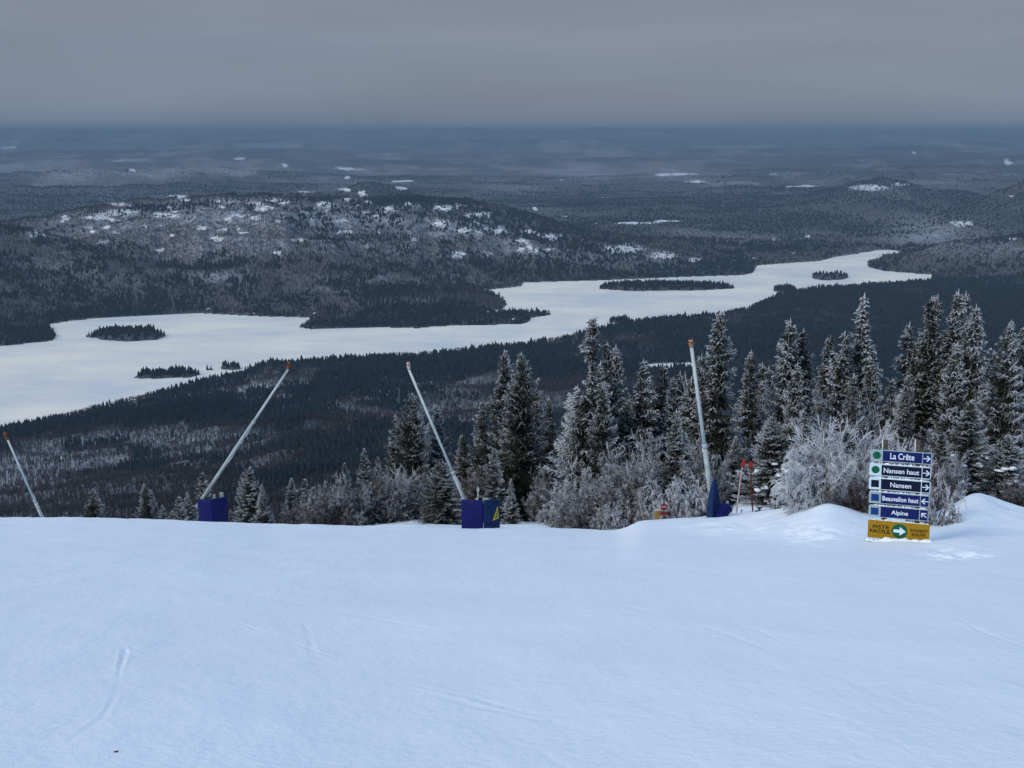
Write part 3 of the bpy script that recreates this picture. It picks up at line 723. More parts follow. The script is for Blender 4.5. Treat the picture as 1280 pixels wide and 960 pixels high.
c = mixc(n, l, rng(n, l, noise(n, l, 5, 4, .6, pos(n)), .48, .62), (.060, .047, .038), (.42, .44, .46))
l.new(c, b.inputs['Base Color']); b.inputs['Roughness'].default_value = .9
M_BARK = m
m, n, l, b = new_mat('rimed_twig')
fr = rng(n, l, mth(n, l, 'ADD', attr(n, 'frost'), mth(n, l, 'MULTIPLY', mth(n, l, 'SUBTRACT', noise(n, l, 4.5, 3, .6, pos(n)), .5), 1.2)), .50, 1.0, smooth=True)
l.new(mixc(n, l, fr, (.052, .042, .037), (.50, .53, .57)), b.inputs['Base Color']); b.inputs['Roughness'].default_value = .85
M_TWIG = m
M_CLUMP = snow_material('clumped_snow', (.80, .86, .93))

def spruce_mesh(seed, H, wr, frost, shape=1.0, broken=False, skirt=.04, dens=1.0):
    """Crown of a real-size spruce: whorls of drooping boughs carrying sprays of needles."""
    rs = np.random.RandomState(seed); V, Fc, A = [], [], []
    def spray(p0, p1, w, fr):
        d = p1 - p0; ln = np.linalg.norm(d) + 1e-9; d = d / ln
        s = np.cross(d, (0, 0, 1)); s = s / (np.linalg.norm(s) + 1e-6); u = np.cross(s, d)
        bi = len(V); mid = p0 + d * ln * .45
        V.extend([p0, mid + s * w, mid - s * w, mid + u * w * .7, mid - u * w * .8, p1])
        for t in ((0, 1, 3), (0, 3, 2), (0, 2, 4), (0, 4, 1), (5, 3, 1), (5, 2, 3), (5, 4, 2), (5, 1, 4)):
            Fc.append((bi + t[0], bi + t[1], bi + t[2]))
        A.extend([fr - .15, fr, fr, fr + .08, fr - .28, fr + .22])
    z = skirt * H; lobes = rs.uniform(0, 6.28, 3)
    while z < H * .985:
        t = z / H
        env = wr * H * (1 - t) ** (.80 * shape) * (1.0 if t > .1 else .75 + 2.5 * t) + .05 + .05 * (1 - t)
        env *= 1 + .20 * math.sin(t * 19 + lobes[0]) * (1 - t)
        if broken and .67 < t < .84: env = .30 if rs.rand() < .25 else .07
        if broken and t >= .84: env = .42 * (1 - (t - .84) / .22)
        nb = int((6 if t < .8 else 5) * dens + rs.rand())
        for k in range(nb):
            if rs.rand() < .10: continue
            a = rs.uniform(0, 6.283)
            L = env * rs.uniform(.62, 1.12) * (1 + .16 * math.sin(3 * a + lobes[1] + 5 * t))
            el = (-.50 + .95 * t ** 1.5) + rs.uniform(-.16, .16)
            hd = np.array([math.cos(a), math.sin(a), 0.0]); side = np.array([-hd[1], hd[0], 0.0])
            nn = max(2, int(L / .13)); z0 = z + rs.uniform(-.07, .07)
            wind = .20 * (-hd[0]) * (1 if abs(hd[0]) > .3 else 0) + .05
            pts = []
            for i in range(nn + 1):
                s_ = i / nn
                pts.append(hd * L * s_ + np.array([0, 0, z0 + L * (math.tan(el) * s_ + (.22 + .1 * (1 - t)) * s_ * s_ * s_)]))
            for i in range(nn):
                s_ = (i + .5) / nn
                fr = frost * (.22 + .70 * s_ ** 2.0) + .22 * t + wind * s_ + rs.uniform(-.1, .12)
                spray(pts[i], pts[i + 1] + (pts[i + 1] - pts[i]) * .35, .036, fr)
                ll = (.10 + .34 * (1 - s_) ** .8 * min(1, L)) * rs.uniform(.7, 1.2)
                for sg in (-1, 1, -1, 1):
                    q = pts[i] + (pts[i + 1] - pts[i]) * rs.uniform(.1, .9)
                    dv = hd * .75 + side * sg * .85 + np.array([0, 0, rs.uniform(-.65, .25) - .1]) + hd * rs.uniform(-.35, .35)
                    spray(q, q + dv * ll, .031, fr + rs.uniform(-.06, .12))
        z += (.135 + .05 * rs.rand()) * (1.0 if t < .7 else .85) / dens ** .5
    spray(np.array([0, 0, H * .95]), np.array([0.02, 0, H * 1.012]), .05, .75 + .3 * frost)
    for k in range(5):
        a = rs.uniform(0, 6.28); spray(np.array([0, 0, H * (.93 + .01 * k)]), np.array([math.cos(a) * .14, math.sin(a) * .14, H * (.95 + .012 * k)]), .035, .7 + .3 * frost)
    me = bpy.data.meshes.new('crown'); V_ = np.array(V); F_ = np.array(Fc)
    return V_, F_, np.array(A)
def trunk_arrays(H, r, seed, top=.97):
    rs = np.random.RandomState(seed); V, Q = [], []; n_ = 7; N = 9
    for i in range(N + 1):
        t = i / N; rr_ = r * (1 - t * .92)
        cx, cy = .03 * math.sin(t * 5 + seed) * t, .03 * math.cos(t * 4 + seed) * t
        for k in range(n_):
            a = 2 * math.pi * k / n_; V.append((cx + rr_ * math.cos(a), cy + rr_ * math.sin(a), -.9 + (H * top + .9) * t))
    for i in range(N):
        for k in range(n_): Q.append((i * n_ + k, i * n_ + (k + 1) % n_, (i + 1) * n_ + (k + 1) % n_, (i + 1) * n_ + k))
    return np.array(V), np.array(Q)
def blob_bm(bm, c, s, rs, flat=.6):
    r_ = bmesh.ops.create_icosphere(bm, subdivisions=2, radius=1.0)
    ph = rs.uniform(0, 6.28, 3)
    for v in r_['verts']:
        d = v.co.copy(); k = 1 + .18 * math.sin(3 * d.x + ph[0]) + .15 * math.sin(4 * d.y + ph[1]) + .1 * math.sin(5 * d.z + ph[2])
        v.co = Vector((d.x * s * k, d.y * s * k * .85, (d.z if d.z > 0 else d.z * .35) * s * flat * k)) + Vector(c)
    for f in bm.faces: f.smooth = True

PROTO_H = 9.0
KINDS_ = {  # name: (seed, half width / height, frost, shape, broken, skirt)
    'narrow': (1, .165, .62, 1.05, False), 'narrow2': (2, .18, .70, 1.0, False), 'mid': (3, .235, .60, 1.05, False), 'mid2': (4, .245, .70, 1.1, False),
    'wide': (5, .31, .58, 1.0, False), 'wide2': (6, .30, .66, 1.1, False), 'broken': (7, .24, .72, .9, True), 'spire': (8, .20, .75, 1.4, False), 'spire2': (10, .22, .62, 1.35, False), 'dark': (9, .21, .46, 1.05, False)}
PROTO = {}
def get_proto(kind):
    if kind not in PROTO:
        sd_, wr_, fr_, sh_, br_ = KINDS_[kind]
        V_, F_, A_ = spruce_mesh(sd_, PROTO_H, wr_, fr_, sh_, br_)
        cr_o = mesh_obj('crown', V_, F_, M_NEEDLE, attrs={'frost': ('POINT', A_)})
        V2, Q2 = trunk_arrays(PROTO_H, .11, sd_)
        tr_o = mesh_obj('trunk', V2, Q2, M_BARK, smooth=True)
        PROTO[kind] = [cr_o, tr_o, True]
    return PROTO[kind]
def spruce(px, py, r, kind, label, sx=1.0, group='spruces along the edge of the ski run', lean=0.0, sink=.15, snow=0):
    a, t = azt(px, py); zg = ground(a, r) - sink; zt = -t * r; H = zt - zg
    if H < .8: print('SHORT', label, H); H = .8
    k = H / PROTO_H
    root = empty('spruce', (r * math.sin(a), r * math.cos(a), zg), (px * 1.7 + py) % 6.28)
    wk = k ** .75 * sx
    root.scale = (wk, wk, k)
    if lean: root.rotation_euler = (lean * .3, lean, 0)
    tag(root, label, 'spruce tree', group)
    P_ = get_proto(kind)
    for i in (0, 1):
        if P_[2]: o = P_[i]
        else: o = P_[i].copy(); COL.objects.link(o)
        o.parent = root
    P_[2] = False
    if snow:
        rs = np.random.RandomState(int(px)); wr_ = KINDS_[kind][1] * PROTO_H
        for q in range(snow):
            tt = rs.uniform(.12, .62); aa = rs.uniform(-2.9, -.2) - root.rotation_euler.z; rad = wr_ * (1 - tt) ** .9 * rs.uniform(.55, .95)
            bm = bmesh.new(); blob_bm(bm, (rad * math.cos(aa), rad * math.sin(aa), tt * PROTO_H), rs.uniform(.14, .34), rs, .7)
            me = bpy.data.meshes.new('snow_clump'); bm.to_mesh(me); bm.free(); me.materials.append(M_CLUMP)
            so = bpy.data.objects.new('snow_clump', me); COL.objects.link(so); so.parent = root
    return root

SPRUCES = [  # top px, py, distance, kind, label, width factor
    (116, 611, 70, 'wide', 'small lone spruce farthest from the others, near the lance at the picture edge', .9),
    (180, 604, 72, 'mid', 'taller of the two spruces standing close together by themselves', .9),
    (188, 612, 73, 'mid2', 'shorter of the two spruces standing close together by themselves', .9),
    (203, 631, 70, 'narrow', 'tiny spruce tip between the close pair and the next two small spruces', 1.2),
    (215, 638, 71, 'narrow2', 'lowest spruce tip barely showing over the snow crest', 1.2),
    (224, 620, 70, 'narrow2', 'small spruce with a second small one close beside it, nearest the tiny tips', 1.1),
    (234, 615, 71, 'narrow', 'small spruce between its small twin and the spruce behind the lance foot', 1.1),
    (253, 590, 66, 'narrow2', 'slim spruce rising just behind the foot of the long leaning lance', 1.1),
    (288, 637, 62, 'narrow', 'tiny spruce tip right beside the blue padding of the long lance', 1.2),
    (304, 590, 61, 'mid', 'frosted spruce merging with the bushy topped spruce beside the long lance', .9),
    (312, 583, 60, 'wide', 'tall bushy topped spruce standing clear of the blue padding of the long lance', .85),
    (327, 605, 59, 'spire', 'pointed spruce beside the bushy topped spruce', 1.1),
    (364, 597, 60, 'mid2', 'spruce between the pointed one and the start of the rimed thicket', .9),
    (381, 598, 60, 'dark', 'dark spruce at the start of the rimed thicket', 1.1),
    (391, 609, 56, 'narrow2', 'low frosted spruce tip in the end of the thicket', 1.1),
    (406, 600, 52, 'spire', 'thin white tipped spruce poking out of the end of the thicket', .8),
    (431, 578, 62, 'dark', 'small dark spruce showing above the thicket on its own', .9),
    (455, 560, 60, 'mid', 'spruce with grey boughs above the middle of the thicket', .8),
    (472, 571, 59, 'narrow', 'slim small spruce between the grey one and the tall pair over the thicket', .9),
    (494, 518, 60, 'dark', 'dark spruce beside the tallest one above the thicket', .9),
    (515, 491, 58, 'wide', 'tallest broad spruce above the thicket before the short leaning lance', .85),
    (536, 528, 60, 'narrow', 'slender spruce behind the lance next to the tall broad one', .9),
    (545, 506, 59, 'narrow2', 'slender taller spruce crossed by the lance above the blue padded box', 1.0),
    (553, 577, 49, 'wide', 'short round dark spruce beside the blue padded box', 1.35),
    (578, 543, 58, 'dark', 'dark half hidden spruce right of the lance above the padded box', 1.0),
    (602, 502, 58, 'mid', 'spruce leaning against the left of the two big dark spruces', .9),
    (631, 438, 57, 'wide2', 'big dark spruce, the one nearer the lance of the big pair', .85),
    (652, 441, 54, 'wide', 'big dark spruce, the broader one of the big pair behind the warning sign', .9),
    (618, 560, 52, 'mid2', 'young frosted spruce in front of the big pair above the padded box', .9),
    (639, 598, 49, 'spire', 'small white tipped spruce low beside the padded box', 1.0),
    (671, 503, 60, 'narrow', 'thin spruce half hidden behind the big pair', .9),
    (686, 497, 58, 'mid', 'grey spruce between the big pair and the broken topped spruce', .85),
    (706, 518, 57, 'narrow2', 'thin spruce close beside the broken topped spruce', .9),
    (741, 398, 50, 'broken', 'tallest spruce with a bare stem under its bushy top knot', 1.1),
    (722, 482, 51, 'mid2', 'heavily frosted spruce clinging to the broken topped one', .9),
    (751, 452, 52, 'narrow', 'slim spruce tight behind the bare stem of the broken topped one', .9),
    (759, 428, 53, 'mid', 'spruce with blunt top beside the broken topped one', .8),
    (770, 432, 53, 'mid2', 'pointed spruce next to the blunt topped one', .85),
    (754, 480, 48, 'wide2', 'frosted spruce in front of the broken topped one', .8),
    (785, 490, 52, 'wide', 'brownish broad spruce below the pointed one', .6),
    (805, 449, 51, 'spire2', 'pointed spruce standing apart between the broken topped one and the lance', 1.2),
    (813, 472, 53, 'narrow', 'slim spruce tucked behind the pointed one before the upright lance', .9),
    (830, 457, 53, 'dark', 'dark spruce nearest the upright lance on the lake side', .9),
    (842, 472, 52, 'narrow2', 'thin spruce just before the upright lance', .9),
    (850, 465, 54, 'dark', 'dark thin spruce immediately beside the upright lance', .9),
    (846, 512, 44, 'spire', 'small very white spruce in front of the grey bush by the upright lance', 1.2),
    (864, 472, 50, 'dark', 'dark spruce directly behind the upright lance', 1.1),
    (877, 443, 52, 'dark', 'dark spruce between the upright lance and the tall frosted one', 1.0),
    (901, 388, 48, 'mid2', 'tall frosted spruce just beyond the upright lance', .95),
    (939, 438, 52, 'narrow', 'isolated dark spire among pale bushes above the red markers', 1.0),
    (953, 454, 54, 'narrow2', 'twin small spruce tops, the lower one beside the isolated spire', 1.0),
    (961, 458, 55, 'dark', 'small dark spruce between the twin tops and the slender pair', .9),
    (988, 400, 50, 'narrow2', 'slender frosted spruce, first of the slender pair', 1.05),
    (1005, 412, 51, 'dark', 'slender darker spruce, second of the slender pair', 1.0),
    (997, 454, 45, 'mid2', 'lower spruce in front of the slender pair', .9),
    (1038, 420, 50, 'dark', 'dark spruce beside the tallest spire', .95),
    (1056, 415, 47, 'narrow2', 'frosted spruce pressed against the tallest spire', 1.1),
    (1081, 368, 48, 'spire', 'tallest tapering spire above the rimed bush', 1.15),
    (1093, 437, 44, 'mid', 'spruce at the foot of the tallest spire, above the trail sign', .8),
    (1068, 468, 41, 'narrow2', 'small white edged spruce before the tallest spire', .9),
    (1116, 473, 44, 'narrow2', 'thin frosted spruce above the trail sign', .85),
    (1137, 403, 50, 'spire2', 'dark spruce with tapering top above the trail sign', 1.1),
    (1134, 470, 42, 'narrow2', 'small white topped spruce in front of the tapering dark one', .85),
    (1148, 426, 49, 'mid', 'frosted spruce leaning into the dark twin spires', .8),
    (1165, 372, 48, 'narrow', 'dark twin spire, the one nearer the lake', 1.0),
    (1172, 369, 49, 'narrow2', 'dark twin spire, the one farther from the lake', .9),
    (1186, 408, 50, 'mid', 'spruce filling the gap between the twin spires and the highest spire', .85),
    (1199, 363, 48, 'narrow', 'highest spire of the group beyond the sign', 1.1),
    (1208, 366, 49, 'narrow2', 'thin spire touching the highest one', .9),
    (1197, 428, 42, 'mid2', 'frosted spruce in front of the highest spire', .8),
    (1221, 382, 46, 'mid2', 'white edged spruce past the highest spire', .95),
    (1243, 438, 48, 'mid', 'shorter spruce between the white edged one and the outermost spruces', .85),
    (1265, 401, 43, 'wide2', 'tall frosted spruce with wide boughs near the picture edge', .8),
    (1281, 408, 45, 'mid', 'outermost spruce cut off by the picture edge', .95),
]
for row in SPRUCES:
    px, py, r, kind, lb = row[:5]
    spruce(px, py, r, kind, lb, row[5])
for px, py, r, kind, lb, sx, sn in (
        (965, 520, 41, 'wide', 'snow laden spruce with thick white pillows above the red markers', 1.1, 16),
        (1215, 500, 40, 'wide2', 'snow laden spruce with a big round white pillow beyond the sign', 1.15, 14),
        (1262, 545, 39, 'wide', 'dark snow patched spruce low at the end of the mound', 1.2, 14),
        (1180, 540, 38, 'wide2', 'snow speckled dark spruce right behind the sign', .9, 9),
        (920, 545, 44, 'wide2', 'dark spruce with white flecks behind the red markers', .9, 8),
        (1120, 540, 38, 'mid', 'frosted young spruce standing behind the sign posts', .8, 0)):
    spruce(px, py, r, kind, lb, sx, snow=sn)
spruce(1005, 520, 36, 'spire', 'white topped stub of a young spruce behind the rimed bush', 1.3, snow=3)
spruce(1027, 512, 35, 'spire', 'white topped young spruce leaning behind the rimed bush', 1.3, lean=-.16, snow=3)

# ------------------------------------------------------------------ rimed bushes and bare young trees
def shrub_mesh(seed, H, spread, stems, levels, frost, droop=.0, bush=3, lean=(0, 0)):
    rs = np.random.RandomState(seed); V, Q, A = [], [], []
    def seg(p, q, r0, r1, f0, f1):
        d = q - p; d = d / (np.linalg.norm(d) + 1e-9); s = np.cross(d, (.31, .77, .55)); s /= np.linalg.norm(s) + 1e-9; u = np.cross(d, s)
        bi = len(V)
        for c_, rr_ in ((p, r0), (q, r1)):
            for k in range(3):
                a = 2.0944 * k; V.append(c_ + (s * math.cos(a) + u * math.sin(a)) * rr_)
        A.extend([f0] * 3 + [f1] * 3)
        for k in range(3): Q.append((bi + k, bi + (k + 1) % 3, bi + 3 + (k + 1) % 3, bi + 3 + k))
    def grow(p, d, L, rad, lv):
        n_ = 3 if lv < levels else 2
        for i in range(n_):
            d = d + rs.uniform(-.24, .24, 3) + np.array([lean[0], lean[1], .06 - droop * (lv / levels) ** 1.5]) * .5; d /= np.linalg.norm(d)
            q = p + d * L / n_; k0 = 1 - .30 * i / n_; k1 = 1 - .30 * (i + 1) / n_
            if q[2] < .03: q[2] = .03
            f = frost * (.28 + .62 * (lv / levels)) + .30 * min(1.2, q[2] / H) - .08
            seg(p, q, rad * k0, rad * k1, f, f + .05); p = q
            if lv < levels:
                for c_ in range(bush if i == n_ - 1 else bush - 1):
                    e = d + rs.uniform(-1, 1, 3) * .78; e[2] = e[2] + .05; e /= np.linalg.norm(e)
                    if rs.rand() < .82: grow(p, e, L * rs.uniform(.34, .60), rad * .60, lv + 1)
    for k in range(stems):
        a = 2 * math.pi * (k + rs.rand()) / stems; o = spread * rs.uniform(.2, 1.0)
        d = np.array([math.cos(a) * o, math.sin(a) * o, 1.0]); d /= np.linalg.norm(d)
        grow(np.array([math.cos(a) * .12, math.sin(a) * .12, -.25]), d, H * rs.uniform(.30, .50), .034, 1)
    V_ = np.array(V); V_[:, 2] *= H / max(.1, np.percentile(V_[:, 2], 99.7))
    return V_, np.array(Q), np.array(A)
SH = {}
SHK = {'thicket': (31, 2.6, .85, 12, 4, .60, .05, 4), 'thicket2': (32, 2.6, 1.0, 12, 4, .74, .15, 4), 'mound': (33, 2.2, 1.5, 9, 4, .95, .95, 4), 'fan': (34, 3.0, .8, 8, 4, .72, .12, 4),
       'whitefan': (41, 3.0, 1.0, 13, 4, 1.08, .25, 4), 'whitemound': (42, 2.2, 1.5, 13, 4, 1.3, .95, 4),
       'sapling': (35, 4.0, .35, 5, 4, .78, .05, 4), 'sprig': (36, 1.5, .7, 4, 3, .6, .0, 4)}
def shrub(px, py, r, kind, label, w=1.0, base=None, cat='bush'):
    a, t = azt(px, py); zg = ground(a, r); H = max(.5, -t * r - zg)
    first = kind not in SH
    if first:
        V_, Q_, A_ = shrub_mesh(*SHK[kind])
        SH[kind] = mesh_obj('rimed_bush', V_, Q_, M_TWIG, attrs={'frost': ('POINT', A_)}).data
        o = bpy.data.objects[-1] if False else next(x for x in COL.objects if x.data == SH[kind])
    else:
        o = bpy.data.objects.new('rimed_bush', SH[kind]); COL.objects.link(o)
    if kind == 'sapling': o.name = 'bare_tree'
    k = H / SHK[kind][1]
    o.location = (r * math.sin(a), r * math.cos(a), zg - .05); o.scale = (k ** .6 * w, k ** .6 * w, k); o.rotation_euler = (0, 0, (px * .37) % 6.28)
    tag(o, label, cat, 'rimed bushes and bare trees along the run')
    return o
SHRUBS = [
    (372, 628, 58, 'thicket', 'low dim bush under the dark spruce at the start of the thicket', 1.0), (394, 618, 52, 'thicket2', 'pale rimed bush at the lowest end of the thicket', .9),
    (415, 608, 50, 'thicket', 'rimed bush under the small dark lone spruce', 1.0), (436, 600, 50, 'thicket2', 'whitish bush in the lower half of the thicket', 1.0),
    (458, 596, 51, 'thicket', 'grey bush under the grey boughed spruce', 1.1), (480, 590, 51, 'thicket2', 'grey bush next to the bank of bare snow', 1.1),
    (500, 588, 53, 'fan', 'bush rising behind the little snow bank in the thicket', .9), (522, 590, 54, 'thicket', 'bush between the snow bank and the round dark spruce', 1.0),
    (536, 600, 51, 'thicket2', 'bush pressed against the round dark spruce', .8), (590, 588, 53, 'thicket', 'dim bush behind the handle of the padded box', 1.0),
    (668, 600, 52, 'sapling', 'bare pale sapling beyond the padded box', .8), (690, 590, 51, 'thicket2', 'rimed bush beside the foot of the broken topped spruce', 1.0),
    (712, 585, 47, 'mound', 'whitened bush at the foot of the broken topped spruce', .9), (735, 600, 45, 'thicket2', 'frosty bush nearest the snow edge under the broken topped spruce', 1.0),
    (762, 580, 46, 'fan', 'rimed bush beside the large fan shaped one', 1.0), (800, 556, 44, 'fan', 'large fan shaped grey bush before the upright lance', 1.1),
    (826, 555, 45, 'thicket2', 'upper grey bush between the fan shaped one and the upright lance', 1.2), (858, 590, 40, 'mound', 'drooping bush with white flecks right beside the upright lance', .9),
    (780, 610, 43, 'mound', 'low drooping bush at the corner where the snow bank begins', 1.0),
    (912, 500, 50, 'sapling', 'pale bare tree behind the foot of the tall frosted spruce', 1.3), (930, 484, 53, 'sapling', 'bare brownish tree under the isolated spire', 1.5),
    (955, 480, 53, 'sapling', 'bare brownish tree between the isolated spire and the slender pair', 1.5), (975, 492, 52, 'thicket2', 'pale twiggy crown under the slender pair', 1.2),
    (897, 545, 43, 'sapling', 'frosted sapling close behind the upright lance', 1.0), (925, 590, 45, 'thicket', 'dark bush behind the red markers', 1.0),
    (1058, 528, 31.5, 'whitefan', 'tall white rimed bush spreading beside the trail sign', 1.1), (1015, 568, 30.5, 'whitemound', 'drooping white bush spilling over the snow mound', 1.0),
    (1040, 560, 31.5, 'whitemound', 'arching rimed bush in the middle of the mound', 1.0), (1078, 590, 29.5, 'thicket', 'brown bush tight against the edge of the trail sign', .8),
    (1035, 600, 29, 'sprig', 'small bare sprig standing in the mound snow', .6), (1128, 552, 31, 'whitefan', 'rimed bush whose twigs top the sign posts', .55),
    (1172, 590, 28, 'mound', 'bush whose bent bare twigs reach out past the sign', .55), (1165, 575, 34, 'thicket', 'grey bush behind the far end of the sign', .8),
    (1150, 500, 44, 'sapling', 'pale bare tree filling the gap above the sign', 1.3), (1118, 505, 42, 'sapling', 'frosted bare tree over the sign posts', 1.1),
    (1010, 500, 46, 'thicket2', 'pale twigs below the slender pair', 1.0),
    (1190, 560, 37, 'sapling', 'bare stems standing before the snow laden spruce', .8), (1275, 600, 37, 'thicket', 'dark low bush at the end of the mound', 1.1),
]
for row in SHRUBS: shrub(*row)

# ------------------------------------------------------------------ painted and metal things
M_NAVY = plain('navy_vinyl', (.0006, .0035, .085), .6, var=.25, scale=3)
M_BLUE = plain('blue_vinyl', (.001, .021, .090), .6, var=.3, scale=3)
M_ALU = plain('frosted_aluminium', (.34, .39, .39), .6, .15, var=.25, scale=2.5)
M_ALU2 = plain('aluminium_inner', (.44, .50, .50), .6, .15, var=.15, scale=4)
M_ICE = plain('ice_crust', (.75, .80, .84), .5)
M_ORANGE = plain('orange_plastic', (.19, .065, .016), .7, var=.7, scale=12)
M_TANHEAD = plain('tan_plastic', (.30, .20, .13), .6, var=.6, scale=14)
M_DARKMETAL = plain('dark_metal', (.04, .045, .05), .5, .5)
M_YELLOW = plain('warning_yellow', (.58, .47, .02), .5)
M_OCHRE = plain('ochre_sign_yellow', (.33, .185, .003), .55, var=.06)
M_WHITEP = plain('white_reflective', (.52, .68, .74), .5, var=.06)
M_WHITEG = plain('greyed_white_reflective', (.30, .40, .43), .5, var=.08)
M_LETTER = plain('white_lettering', (.66, .76, .84), .5, var=.03)
M_SIGNNAVY = plain('sign_navy', (.001, .002, .024), .4, var=.1)
M_SIGNBLUE = plain('sign_blue', (.002, .008, .095), .4, var=.1)
M_SQBLUE = plain('square_blue', (.004, .038, .18), .4, var=.06)
M_GREEN = plain('sign_green', (.003, .095, .045), .4, var=.08)
M_BLACKP = plain('black_paint', (.02, .018, .012), .6)
M_WOOD = plain('weathered_post', (.075, .065, .058), .85, var=.3, scale=6)
M_RED = plain('red_plastic', (.36, .025, .014), .5)
M_DKRED = plain('dark_red_paint', (.16, .012, .02), .5)
M_PALEPOLE = plain('pale_bamboo', (.46, .38, .36), .7, var=.2)

for m_ in (M_NAVY, M_BLUE):                   # creases in the vinyl
    n, l = m_.node_tree.nodes, m_.node_tree.links; b = n['Principled BSDF']
    tcn = n.new('ShaderNodeTexCoord'); mpn = n.new('ShaderNodeMapping'); mpn.inputs['Scale'].default_value = (3, 3, 1.1); l.new(tcn.outputs['Object'], mpn.inputs[0])
    bp = n.new('ShaderNodeBump'); bp.inputs['Strength'].default_value = .9; bp.inputs['Distance'].default_value = .06
    l.new(noise(n, l, 2.2, 4, .6, mpn.outputs[0]), bp.inputs['Height']); l.new(bp.outputs[0], b.inputs['Normal'])
def lance_gun(base, foot, tip, r, dia, label, joint=.42, head='orange', r_tip=None, frost_side=-1, sink=.5):
    """A snow lance: root at the foot, telescoping mast, nozzle head."""
    dia = dia * .80
    P0 = at(*foot, r); P1 = at(*tip, r_tip or r)
    a, _ = azt(*foot); zg = ground(a, r)
    root = empty('snow_lance', (P0.x, P0.y, zg))
    O = Vector((P0.x, P0.y, zg)); p0, p1 = P0 - O, P1 - O; d = (p1 - p0).normalized(); p0 = p0 - d * sink
    J = p0 + (p1 - p0) * joint; side = d.cross(Vector((0, 1, 0))).normalized()
    tag(root, label, 'snow gun', 'snow making lances along the run edge')
    mb = MB(); mb.tube(p0, J, dia * .5, dia * .47, 12); mb.tube(p0 + side * dia * .5, J + side * dia * .42, dia * .16, dia * .16, 8)
    mb.tube(J - d * .10, J + d * .05, dia * .58, dia * .58, 12); mb.build('lower_mast', M_ALU, root)
    mb = MB(); mb.tube(J, p1, dia * .36, dia * .32, 12); mb.tube(J + side * dia * .34, p1 + side * dia * .30, dia * .11, dia * .11, 8); mb.build('upper_mast', M_ALU2, root)
    mb = MB(); rs = np.random.RandomState(int(foot[0])); L = (J - p0).length
    for k in range(7):                        # patches of ice frozen along the mast
        s0 = rs.uniform(.15, .95) * L; ln = rs.uniform(.12, .5); q0 = p0 + d * s0 + side * frost_side * dia * .45
        mb.tube(q0, q0 + d * ln, dia * rs.uniform(.14, .24), dia * .06, 7)
    mb.build('ice', M_ICE, root)
    # nozzle head, tilted upwards from the mast
    hd = (Vector((d.x * .25, d.y * .3, 1.0)) if abs(d.x) > .3 else d).normalized()
    hb = MB(); h0 = p1 - d * .02; hl = 9.5 / F * r
    q = hd.to_track_quat('Z', 'Y')
    hb.tube(h0, h0 + hd * hl * .35, dia * .42, dia * .52, 10); hb.tube(h0 + hd * hl * .35, h0 + hd * hl, dia * .52, dia * .46, 10)
    hb.tube(h0 + hd * hl * .45, h0 + hd * hl * .55, dia * .64, dia * .64, 10); hb.tube(h0 + hd * hl * .75, h0 + hd * hl * .85, dia * .60, dia * .60, 10)
    ho = hb.build('nozzle_head', M_ORANGE if head == 'orange' else (M_TANHEAD if head == 'mixed' else M_PALEPOLE), root)
    for k in range(5):
        aa = 2 * math.pi * k / 5; v = Vector((math.cos(aa), math.sin(aa), 0)); v.rotate(q)
        c_ = h0 + hd * hl * .65; nb = MB(); nb.tube(c_ + v * dia * .5, c_ + v * dia * .95, dia * .11, dia * .09, 6); nb.build('nozzle', M_DARKMETAL if head == 'orange' else M_DKRED, ho)
    nb = MB(); nb.tube(h0 + hd * hl * .98, h0 + hd * hl * 1.12, dia * .3, dia * .2, 8)
    nb.build('head_cap', M_DARKMETAL if head == 'orange' else M_DKRED, ho)
    return root, O
def pad_panel(root, O, name, pa, pb, top_l, top_r, bot_l, bot_r, mat, th=.10, r=None):
    """A foam panel standing on the snow between two plan points, padded and slightly bulging."""
    A_, B_ = Vector(pa), Vector(pb); e = (B_ - A_); L = e.length; e.normalize(); nrm = Vector((e.y, -e.x, 0))
    bm = bmesh.new(); nx, nz_ = 8, 10; grid = []
    for side_ in (1, -1):
        g_ = []
        for i in range(nx + 1):
            u = i / nx; col_ = []
            for j in range(nz_ + 1):
                w_ = j / nz_; zb = bot_l * (1 - u) + bot_r * u; zt = top_l * (1 - u) + top_r * u
                bul = .035 * math.sin(math.pi * u) * math.sin(math.pi * w_) + .008 * math.sin(9 * w_ + 4 * u)
                zz = zb + (zt - zb) * w_ + (.012 * math.sin(11 * u) if j == nz_ else 0)
                p_ = A_ + e * L * u + nrm * (side_ * th / 2 + side_ * bul)
                col_.append(bm.verts.new((p_.x, p_.y, zz)))
            g_.append(col_)
        grid.append(g_)
    f_, k_ = grid
    for i in range(nx):
        for j in range(nz_):
            bm.faces.new((f_[i][j], f_[i + 1][j], f_[i + 1][j + 1], f_[i][j + 1])); bm.faces.new((k_[i][j], k_[i][j + 1], k_[i + 1][j + 1], k_[i + 1][j]))
        bm.faces.new((f_[i][nz_], f_[i + 1][nz_], k_[i + 1][nz_], k_[i][nz_])); bm.faces.new((f_[i][0], k_[i][0], k_[i + 1][0], f_[i + 1][0]))
    for j in range(nz_):
        bm.faces.new((f_[0][j], f_[0][j + 1], k_[0][j + 1], k_[0][j])); bm.faces.new((f_[nx][j], k_[nx][j], k_[nx][j + 1], f_[nx][j + 1]))
    bmesh.ops.recalc_face_normals(bm, faces=bm.faces)
    for f in bm.faces: f.smooth = True
    bmesh.ops.bevel(bm, geom=[e_ for e_ in bm.edges if e_.is_manifold and e_.calc_face_angle(0) > 1.2], offset=.02, segments=2, affect='EDGES', profile=.5)
    me = bpy.data.meshes.new(name); bm.to_mesh(me); bm.free(); me.materials.append(mat)
    o = bpy.data.objects.new(name, me); COL.objects.link(o); o.parent = root
    return o
